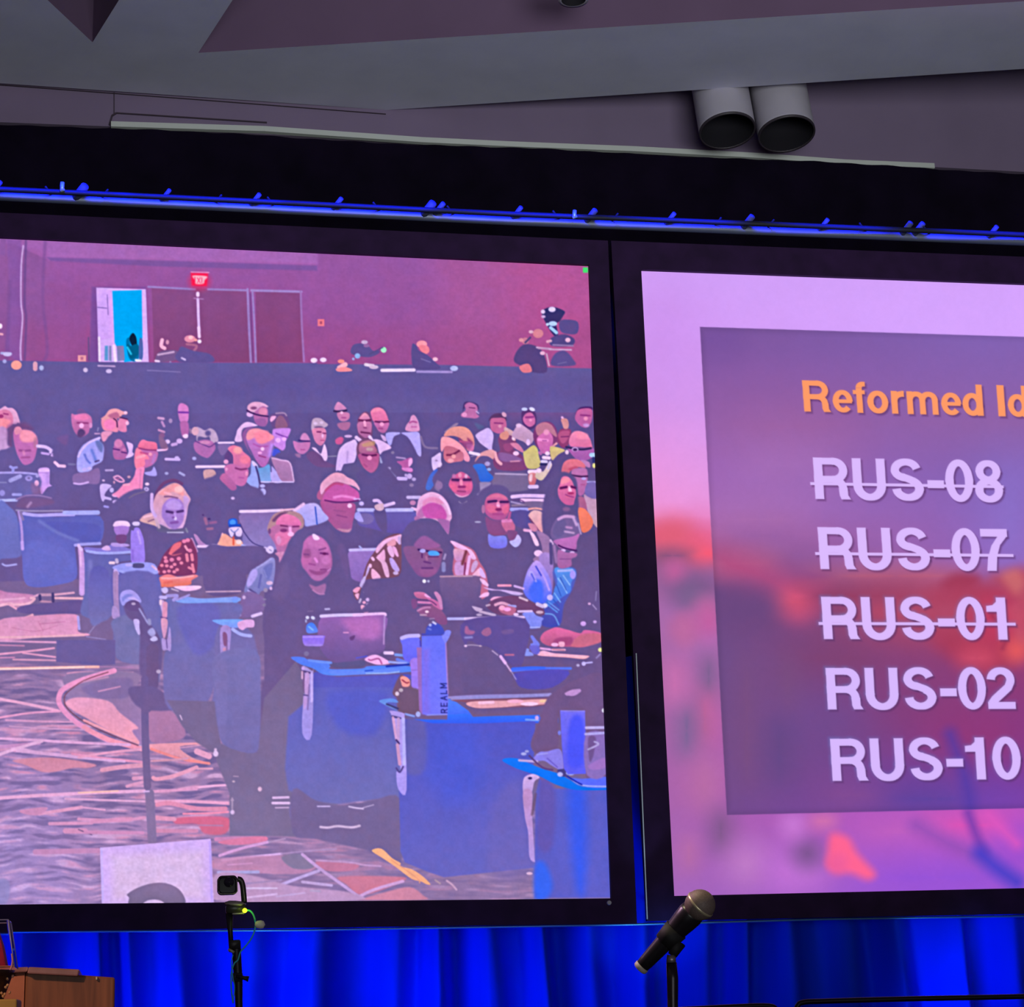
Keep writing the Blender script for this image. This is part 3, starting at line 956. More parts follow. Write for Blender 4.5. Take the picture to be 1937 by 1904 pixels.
o pictured_person
p 6c5490:a.8:s4 1220,560 1270,400 1350,320 1440,400 1450,580
p e098d0 1300,420 1325,350 1370,335 1415,400 1437,480 1430,560 1255,555 1255,480
l b05098:n:s3 22 1305,440 1345,425 1400,435
l c060a8:n:s3 16 1330,500 1400,500
p b8a8ff 1185,585 1300,575 1430,578 1455,700 1465,900 1415,890 1330,730 1270,640
p b4a8ff 970,590 1150,578 1160,600 1080,640 1045,750 1000,740
l 9078a8:a.8 30 1460,640 1520,780 1690,800
o pictured_person
p 5e4c94:s4 1050,760 1090,650 1180,612 1270,650 1350,760 1410,900 1400,1000 1400,1200 1300,1160 1120,1080 920,1000 900,880 1020,840
p bc60ac:s3 1122,990 1200,975 1320,930 1342,990 1300,1070 1335,1090 1330,1140 1200,1110 1190,1050
p f0a8e8:n 1290,960 1335,945 1340,1010 1290,1060
p e088d8:n 1195,1080 1330,1080 1335,1130 1240,1120
l c8a0e0:a.8:n 24 1120,930 1240,945
l a8a0d8 30 880,930 905,1000
l b0a0e0 44 955,1100 1015,1088
l 8880c0 20 1030,1120 1105,1200
l ccb0ff 50 1140,1228 1250,1230
e c8a8ec 1300 1195 38 38
e c8a8ec 1250 1180 20 20
e b8a0e0 1362 1238 30 24
e 9078ac 1330 1320 30 24
e 8c78a8 1065 862 24 20
o pictured_person
p 7c4c80:s3 565,450 600,340 680,285 750,330 775,460 760,660 600,660
p f4a0c4/d07cb4 590,390 630,330 670,302 715,330 745,400 660,410
p cc78b0/b068a4 575,440 750,430 765,540 740,620 690,660 620,620 575,560
l 702860:n 26 590,403 670,412 752,402
l ffa8d8:n 36 668,430 675,480
l 8a3c7c:n:s3 16 660,510 690,515
l 703068:n 24 620,575 740,590
p e6c0ff/d8b4ff 262,1100 300,850 380,745 470,700 535,680 570,760 560,860 520,995 440,1015 370,1030 340,1112 290,1112
l b494e0:a.7:s5:n 24 430,850 420,1000
l ecc4ff 50 552,650 615,700
l ecc4ff 46 740,640 772,690
p e8bcfa 790,680 900,690 1045,790 930,845 880,885 845,760
o pictured_person
p 62608c:s4 350,1080 540,1010 620,1200 640,1300 560,1300 420,1180
p 56488a:s4 560,1150 900,1020 1100,1200 1250,1480 1100,1570 600,1570 600,1300
p 80507c:s3 556,860 580,720 700,660 800,720 860,860 880,980 800,1140 640,1060
p cc84a0/b46498:s3 590,760 640,710 740,690 800,760 840,850 700,870 600,860
p d0a080:a.7:s4:n 640,740 800,700 800,760 660,780
p b85898/c064a0 590,880 850,870 868,950 850,1060 790,1135 740,1142 660,1080 610,990
l 6c2864:n 30 640,890 740,905 830,895
e ff98d0:n 738 936 32 32
e d0a0b0:n:s4 740 815 50 24
l 9c4484:a.7:s4:n 20 660,1030 700,1060
@ G
o pictured_person
p 503878:s2 430,240 440,130 500,110 590,140 600,200 560,180 450,180
p c070b0 450,150 500,118 575,150 590,205 575,235 605,270 560,292 480,285 420,275 412,245 460,200
e e898d4:n 448 250 28 24
l 703070:n 10 500,175 560,180
l d0b0e8 12 575,215 600,235
p 504888:s4 380,330 450,290 560,300 680,370 640,440 560,400 420,380
p 5a6098:s5:n 560,340 660,380 600,410
o pictured_person
p 603c70 710,320 740,260 810,235 880,260 900,320 800,290
p c868a0 730,300 800,285 880,292 902,370 880,420 830,455 770,440 730,400
e d8a0c8 875 250 22 30 -40
l 8c3880:n 14 770,340 860,345
e e090b8:n 830 375 18 18
p d4b4fa 568,470 640,420 710,395 760,470 745,600 750,665 700,620 620,560 590,520
p d8a4b4 880,385 940,410 985,445 965,500 920,520 880,440
o pictured_person
p 84467c:s3 810,520 850,470 960,480 1010,560 980,620 1080,700 1120,840 800,840 760,680 830,640
p e09090 830,460 900,425 930,470 900,520 840,510
p 9c4c84:s2 870,570 950,560 980,600 930,650 880,630
l e8a0b8 28 975,480 985,520
e f8c8e8 975 505 18 22
p d880ac 940,560 1020,560 1080,630 1080,660 1000,620
l f0a8c4 34 775,660 800,740 840,780
p e4a0b4/d890a0 560,760 600,680 700,630 770,640 760,730 700,700 620,700
e f8c0f0 1003 668 32 24
p 9060a0:s3 820,660 960,680 1070,740 940,760 830,740
l d890b8:n 14 945,755 1040,750
o pictured_person
p 5c3878 1060,240 1100,200 1190,205 1225,280 1210,380 1150,410 1080,360
e c4c4ff 1095 192 32 18
e d4ccff 1176 192 32 20 20
p cc6cac 1078,290 1110,240 1165,228 1205,280 1205,350 1150,382 1095,345
l 903888:n:s3 20 1110,280 1190,275
e f090c8:n 1158 310 16 14
p d0a0cc/c498c4 1010,375 1035,348 1070,360 1190,455 1190,530 1140,580 1080,540 980,500 960,460
e e8c0ff 1133 548 20 36
e e0b8e8 1030 368 28 22
o pictured_person
p 84407c:s2 1190,500 1210,390 1290,330 1390,340 1450,440 1440,580 1260,620
p c07898 1215,420 1230,365 1310,332 1390,365 1440,460 1430,490 1340,430 1250,480
p dc74bc/cc6cb4 1228,510 1290,450 1350,430 1400,490 1395,580 1360,650 1290,670 1245,600
l ff98e0:n:s3 30 1250,520 1340,530
e f098c8:n:s4 1330 440 30 30
l a04898:n:s3 10 1290,530 1330,532
p d8c484/d0bc88:s2 1080,670 1110,635 1190,580 1235,620 1250,700 1270,780 1230,830 1120,820
p e0c488/d0b090:s2 1370,600 1440,600 1530,635 1460,680 1390,740
p bc70b0 1240,650 1290,650 1270,690
o pictured_person
p 904074:s2 1450,490 1480,410 1570,400 1600,440 1570,570 1510,610 1460,560
p b45488:n:s3 1455,470 1500,425 1580,430 1560,520 1500,560
l 702868:n 10 1490,490 1570,485
l e8b0e8 24 1500,280 1515,300
p d48c98 1490,300 1550,295 1572,350 1560,400 1520,400 1500,350
l e8a0b0:n 20 1440,560 1400,590
o pictured_person
p 604890:s3 1600,380 1650,360 1840,300 1850,440 1700,440
p 502870 1640,250 1690,175 1810,165 1820,200 1700,200
p c864a4/b860a8 1640,270 1680,195 1815,190 1822,300 1805,350 1762,392 1700,375 1650,320
l 903080:n:s3 14 1700,255 1800,262
e f090c0:n 1755 292 22 22
e c890d8:n:s4 1760 365 34 20
o pictured_person
p 5c4484:s3 1380,800 1440,700 1560,650 1700,720 1840,800 1860,940 1620,900 1480,900 1300,960
p f08cb8/dc70a8 1575,520 1620,438 1710,432 1790,490 1822,580 1815,610 1700,600 1590,590
p b464b4/a860b0 1560,600 1700,605 1835,610 1830,700 1770,740 1700,760 1620,700
l 402c60:n 24 1545,600 1700,625 1810,612
e d8a8e8:n 1640 625 36 24
e 502868:n 1640 628 24 16
e e8c0e8 1552 655 20 24
e ff90b8:n:s6 1720 480 60 34
p c080c0 1700,740 1790,760 1800,820 1740,800
l b8d0ff 46 1815,685 1850,685
l 383878 30 1840,720 1840,760
e f0e098 1845 800 18 26
o pictured_laptop
p 7a6898:s3 778,885 1000,878 1130,900 1130,1060 780,1060
l b49ccc 16 782,886 1120,896
l ffd8ff 44 1150,868 1222,866
p dc8c98/c86480 1140,890 1225,890 1205,1005 1150,1010
p ecc0d8:n 1150,900 1180,895 1170,970 1145,960
l dcbcff 40 1152,1028 1228,1026
p e8c4e0/d8c0b0 1240,850 1300,860 1360,760 1390,800 1320,920 1270,960 1210,920
e ffd0ff 1250 852 28 24
e ffd4ff 1342 668 26 22
l ffd4ff 36 1300,712 1360,718
l d8c8ff 34 1285,755 1330,758
l 3c3870 26 1270,785 1330,785
l c8b8e8 24 1370,760 1350,830
o pictured_person
p a080a8:s3 230,440 300,380 350,345 380,350 300,420
p ee9c98/dc8498 225,480 290,400 400,375 490,405 545,490 550,600 480,640 420,520 330,480
p 9c4478:n:s5 380,500 480,560 480,500 540,560 470,620
l c05890:n:s3 22 400,540 500,550
p d474b0 470,570 545,580 540,640 490,640
p c46888/d87898 225,620 240,560 330,590 420,630 435,740 330,765 270,770 225,720
p ffa4b8/f898c0 190,600 200,500 260,490 340,520 430,590 500,700 495,755 445,740 430,660 330,600 245,590 205,650
l 7c2c5c:n:s3 20 260,685 320,680 390,640
e f8a0b0:n 330 700 24 22
e f0a0b8:n 300 745 34 22
p 9c5090:a.7:n:s6 420,560 540,550 500,620
l ecd0ff 34 510,660 600,680
l 9888b8:n 10 560,690 520,700
o pictured_person
p 3e74e0/3464d8 540,800 600,780 660,790 700,860 760,930 700,980 620,970 560,880
e a898d8 695 780 30 24
e 90a8f0 712 840 22 16
p e0c0ff 92,730 120,700 190,660 195,740 200,800 160,820 110,850
e a888c0:n 145 745 14 10
e e8c8ff:n 180 788 26 30
p 4c68d4/5070d0 30,1045 60,930 110,860 160,840 140,960 80,1060
p 9080b4/b8a0d0:s3 560,1000 640,975 735,985 680,1050 610,1130 550,1060
p 60508c:s4 100,960 180,830 240,780 250,1000 330,1250 260,1250 200,1120
l 9078a8:a.8:s4 26 160,970 140,1040 200,1080
@ J
o pictured_person
p 62508c:s4 1420,460 1440,280 1530,160 1680,100 1850,130 1960,260 1990,420 1950,560 1500,640
p d8609c/cc60a4 1555,420 1590,330 1680,260 1740,240 1840,300 1890,400 1885,500 1820,580 1740,590 1640,540 1590,480
p f0689c:n:s6:a.7 1570,420 1650,400 1690,480 1650,520 1590,480
p f0689c:n:s6:a.7 1780,420 1870,400 1860,490 1790,500
l 542868:n:s4 40 1610,350 1690,355
l 542868:n:s4 40 1770,350 1860,350
e c070b0:n:s4 1630 300 26 30
e f090c0:n:s3 1715 285 26 34
e e0a0d0:n:s3 1800 300 22 30
l ff90c0:n:s3 40 1730,370 1735,420
l 902c74:n:s4 30 1700,450 1780,450
l 9c4080:n:s3 20 1680,510 1790,520
p e0a0d0:n 1640,545 1740,580 1840,555 1760,598 1690,590
e 9070a8:n 1420 430 50 60
p 5c4884:s4 1560,620 1760,660 1950,580 2100,640 2100,1100 1550,1100 1400,900 1500,700
l 8c78a8:n 16 1700,660 1750,690 1810,655
o pictured_laptop
l c8b0f0 46 980,598 1150,598
e c080b8 1050 675 42 34
l f0b8f0 40 1040,755 1110,775
o pictured_table
p 6c60b4/6854a8:s3 300,800 520,800 700,790 1080,800 1080,1000 900,1100 680,1090 300,1000
l bcb4ff 50 285,775 490,778
l bcb4ff 50 680,778 1040,775
e 7c6ab0:n 380 900 120 80
p 5a4a88:s4 500,790 660,780 680,1100 560,1000
l e0b8ff 46 505,645 560,645 605,690
p dcb0d0 510,720 560,690 640,690 640,760 590,790 530,770
l dcb8ff 46 660,715 780,680
o pictured_person
p 56488a:s5 -200,1000 0,1050 200,1000 500,1050 660,1130 500,1300 180,1330 140,1760 -300,1760
p b86098:s3 -290,530 -180,400 -60,300 60,330 160,430 190,560 40,640 -200,640 -290,620
p b4589c/a45a98:s3 -250,640 -40,680 220,680 235,820 205,940 185,1050 120,1092 -10,1060 -110,960 -200,840
p cc5cb0:s3 -200,560 -100,440 60,410 200,460 290,540 270,650 60,660 -200,650
p f0a4c8/e8a8dc -250,420 -140,300 -40,250 60,265 130,315 220,360 290,450 296,500 230,450 110,410 -40,380 -160,460 -240,560
l c8508c:n:s4 26 -180,500 -60,410 60,420
l f088dc:n:s4 34 -60,600 60,580 230,610
l d8a8f0 26 230,625 300,625
l 702c78:n 22 -190,640 -40,665 140,665 280,640
e ffc0f8:n 160 716 32 32
l 8c4488:n:s3 16 -20,850 120,880
l 9a5090:n:s4 12 -60,780 100,800
p c488b0:n:s4 -10,1040 120,1050 180,1040 150,1088 60,1080
e c4acff 326 686 34 30
p a8a0f4/b4a0f4 240,820 290,800 330,870 355,940 300,940 230,890
o pictured_person
p ecb0e4/dc9cd4 1115,690 1150,600 1240,540 1340,525 1450,570 1530,660 1580,780 1600,880 1570,950 1555,1100 1530,1100 1440,960 1300,900 1110,880
p b870b4:s5:n 1120,800 1200,720 1300,700 1200,880 1110,870
p cc58b4:s5 1180,760 1240,690 1380,670 1480,740 1530,860 1480,940 1380,900 1240,890
p e890c8:s5:n 1200,640 1340,590 1480,660 1440,700 1300,660 1200,720
l f8c4ff:n:s3 34 1440,600 1530,700 1575,830
e b070b0 1110 900 40 40
p a868b0:s3 1400,900 1540,920 1570,960 1555,1095 1530,1100 1440,980
@ K
o pictured_person
p -:s5 -100,700 100,640 230,480 420,410 600,480 640,700 700,1000 850,1150 950,1400 900,1600 300,1754 150,1500 -50,1250 -100,1000
p c86098/b8589c:s3 275,640 330,560 450,528 560,580 612,680 600,800 540,890 420,900 330,860 270,780
p e0689c:n:s5 290,720 340,680 430,720 440,790 340,800
p e0689c:n:s5 500,720 590,690 600,780 530,820
p d870a0:n:s4 300,600 400,545 530,560 580,610 440,590
l 4c2464:n:s3 34 320,650 400,640 430,640
l 4c2464:n:s3 34 490,650 590,650
l ff94c8:n:s3 40 452,670 460,720
e 8c2c70:n:s4 460 755 44 22
l f0b0e8:n:s3 16 440,700 470,700
l b04890:n:s4 26 390,820 520,820
e b070a8 250 750 24 60
p 8c508c:s4 280,860 380,900 520,910 600,1000 570,1100 340,1095
p cc6ca0:s3 500,935 560,880 640,890 685,960 680,1050 600,1080 540,1030
l e080c0 44 520,915 630,910
l c05ca0 40 600,880 625,800
p 86508a:s3 580,1050 700,1050 720,1100 650,1190 600,1160
p d0b8ff/b8b4ff 610,1200 680,1170 725,1100 775,1170 745,1250 680,1275
p 8c8cf4/7a72ec 318,1100 400,1125 560,1125 560,1275 350,1275
e a8a0d0 175 928 44 12
o pictured_papers
l e0b8ff 50 650,580 820,565 1100,570
l f8c4ff 44 780,625 1080,630
l a890cc 24 640,650 800,690
l 6c4888:n 14 640,620 780,630 840,680
l 9078a0 26 650,700 1080,680
p 806898:s3 830,650 1090,650 1090,750 880,720
l a8a0f4 50 640,755 860,755
l e8a0a8 26 880,750 980,740 1090,760
p 5c509c/62529c:s4 640,790 880,780 880,1000 700,980
p e8b4c4/f0a0b4 875,830 920,780 980,765 1080,810 1080,950 1060,1080 960,980 890,870
l 80487c:n 22 890,880 980,1000 1060,1110
p d888b0 870,950 960,960 1000,1050 920,1050
o pictured_person
p ee7c98/c86484 1335,190 1370,100 1450,60 1560,65 1640,120 1660,180 1560,170 1470,200 1420,280 1340,270
p c05078:n:s4 1430,190 1530,160 1560,190 1460,220
p c074b4/b468ac:s3 1470,220 1600,180 1680,200 1692,300 1680,420 1640,540 1570,560 1500,420
l 502860:n 24 1470,280 1600,300 1690,295
e c4a8f8:n 1640 328 34 18
l a85090:n:s3 12 1600,410 1650,412
p c898c4/d0a4bc 1640,550 1750,600 1835,640 1840,980 1780,960 1700,800
l a898e0 26 1690,375 1812,375
p 7c68b4:s3 1690,395 1812,395 1820,600 1660,550
p b06494:s3 1540,600 1640,590 1680,760 1570,760
p ff8470/e87868 1560,750 1600,730 1680,770 1770,920 1720,1040 1620,1070 1580,930
o pictured_person
p 544684:s5 1070,700 1150,420 1280,260 1400,240 1530,330 1560,560 1560,760 1400,840 1250,900 1190,1180 1110,1160 1060,960
p e878b0/cc60a0 1280,480 1310,400 1340,310 1410,298 1470,350 1500,420 1535,520 1510,640 1490,690 1400,690 1330,640 1290,570
p f48cac:n:s4 1330,340 1400,310 1450,350 1400,390 1330,400
l 642064:n:s3 36 1320,460 1400,445
l 642064:n:s3 34 1470,440 1520,455
p ffb0dc:n 1425,440 1450,440 1475,510 1430,515
e b03878:n:s3 1460 530 44 18
l e8709c:n:s3 22 1400,570 1440,580
l 9c3c88:n:s3 16 1390,550 1430,570 1500,585
e 886098:n:s5 1400 750 50 30
l e8a8e0 40 820,1040 900,1050
p f8c4f0 890,1060 940,1080 1000,1180 1020,1250 970,1250 920,1140
p a078b0:s3 980,1050 1080,1080 1180,1180 1180,1480 1000,1480 940,1440 1060,1330 1040,1200
e f8c4ff 1010 1360 58 44
@ R
o pictured_person
p b08cdc/8c70c8:s4 1000,-60 1180,-60 1180,440 1080,300
p c8a0ff/5068f8:s3 790,420 790,330 850,130 940,10 1000,10 1060,80 1150,240 1175,440 1130,550 1000,585 860,520
p 4c6cff:s8:n 860,420 950,260 1040,290 1060,420 1040,540 950,560
l c0a0ff:n:s4 24 930,40 1010,130 1080,240 1140,400
l b8a8ff:n:s4 20 870,200 900,150 960,280
l 4048d8:n:s3 18 960,80 1030,200
l 5058e0:n:s3 16 900,180 940,260
p 5868cc/4a4cb4:s5 1200,120 1450,90 1510,180 1450,400 1340,600 1280,880 1040,880 1060,700 1120,560 1180,460 1220,330
p 5c94f0/4c70e0:s3 1210,130 1250,90 1450,105 1500,180 1440,300 1430,420 1340,480 1230,560 1120,620 1090,560 1190,460 1210,380 1250,280
l a8b0ff:n 34 1265,140 1450,130
l 90b8ff:n 16 1260,240 1330,340 1380,440
l 90b8ff:n 16 1330,200 1420,330
l 80b0ff:n 16 1210,440 1290,560
l 7098f0:n 16 1130,560 1270,670
l 6098f0:n 16 1120,600 1250,700
l 7098e8:n 18 1080,720 1200,740 1270,870
l 3858c0:n 12 1290,230 1370,400
l 3858c0:n 12 1240,330 1300,480
l 3858c0:n 12 1190,520 1270,620
e a898ff:n 1460 190 40 60
e c0b0ff:n 1150 500 40 40
l b0a0e0:n 20 1060,600 1080,640
e d8ccff 1085 608 34 30
@ K
o pictured_person
p 78609c:s3 1180,1100 1220,950 1300,850 1420,825 1540,850 1590,1000 1590,1100 1500,1160 1250,1180
p 6c5c98:s4:n 1210,1080 1260,930 1380,900 1400,1040 1300,1140
l c898d4:n:s3 40 1290,890 1380,850 1500,860
l c49cd4:n:s4 36 1500,880 1540,970
l c08ccc:n:s4 30 1400,1000 1470,1010
l c49cd4:n:s4 26 1380,1060 1500,1080
l b898cc:n:s3 22 1560,950 1600,1090
p c474c4/b068b4:s3 1230,1180 1480,1130 1580,1090 1545,1200 1520,1310 1340,1300 1260,1240
l d8b0e8 30 1180,1180 1210,1230
l 4c2068:n 20 1290,1250 1380,1290 1540,1325
e dcb0f4:n 1355 1322 34 20
e dcb0f4:n 1480 1352 34 20
p b06cb0/a868ac:s3 1280,1320 1400,1350 1540,1360 1530,1410 1470,1440 1460,1540 1290,1560
l 804890:n:s3 10 1310,1440 1460,1440
l 5c4c8c:s3 40 1180,1230 1190,1500
l 9c74b4:n:s4 40 1230,1260 1260,1480
@ R
o pictured_person
p e46cac/b85c88 1020,1080 1060,980 1180,920 1250,905 1400,940 1560,985 1630,940 1850,985 1855,1080 1740,1130 1600,1175 1420,1170 1140,1160
p cc6c8c:s4:n 1430,1150 1520,1040 1640,990 1850,1000 1850,1100 1600,1170
p a84c84:s6:n 1250,1050 1450,1040 1420,1150 1200,1130
e d0a0f0 1602 855 38 32
e c8a0e8 1760 830 24 20
e d0a0d8 1685 585 20 16
l a890c8:n 14 1730,600 1780,660
l 9888c0:a.7:n 16 1780,420 1770,540
o pictured_papers
e f4b0e4 1215 1140 50 26
p f0a8d0 1270,1105 1345,1105 1340,1165 1280,1165
l e8a8e8 30 1020,1190 1150,1205
l e0a0c8 30 1180,1210 1350,1210
p ffb8e8/ffacc0 980,1280 1050,1220 1200,1255 1400,1270 1660,1290 1670,1310 1600,1335 1400,1315 1150,1300
l c07898:n 14 1190,1200 1340,1215
p 7c80f0 885,1030 915,1015 970,1080 1005,1120 1000,1160 900,1170 885,1130 920,1110
p 8c94f4 765,1195 860,1195 870,1230 920,1260 915,1290 765,1285
p 7068d8:s3 870,1160 1000,1160 1000,1260 920,1260
e c4b4ff 1608 1398 28 28
l c4b4ff 20 1620,1390 1720,1380
e b8a8e0 1530 1420 22 18
e f0f0a0 1832 1210 28 28
l 9080c0:n 20 1780,1320 1830,1270
'''
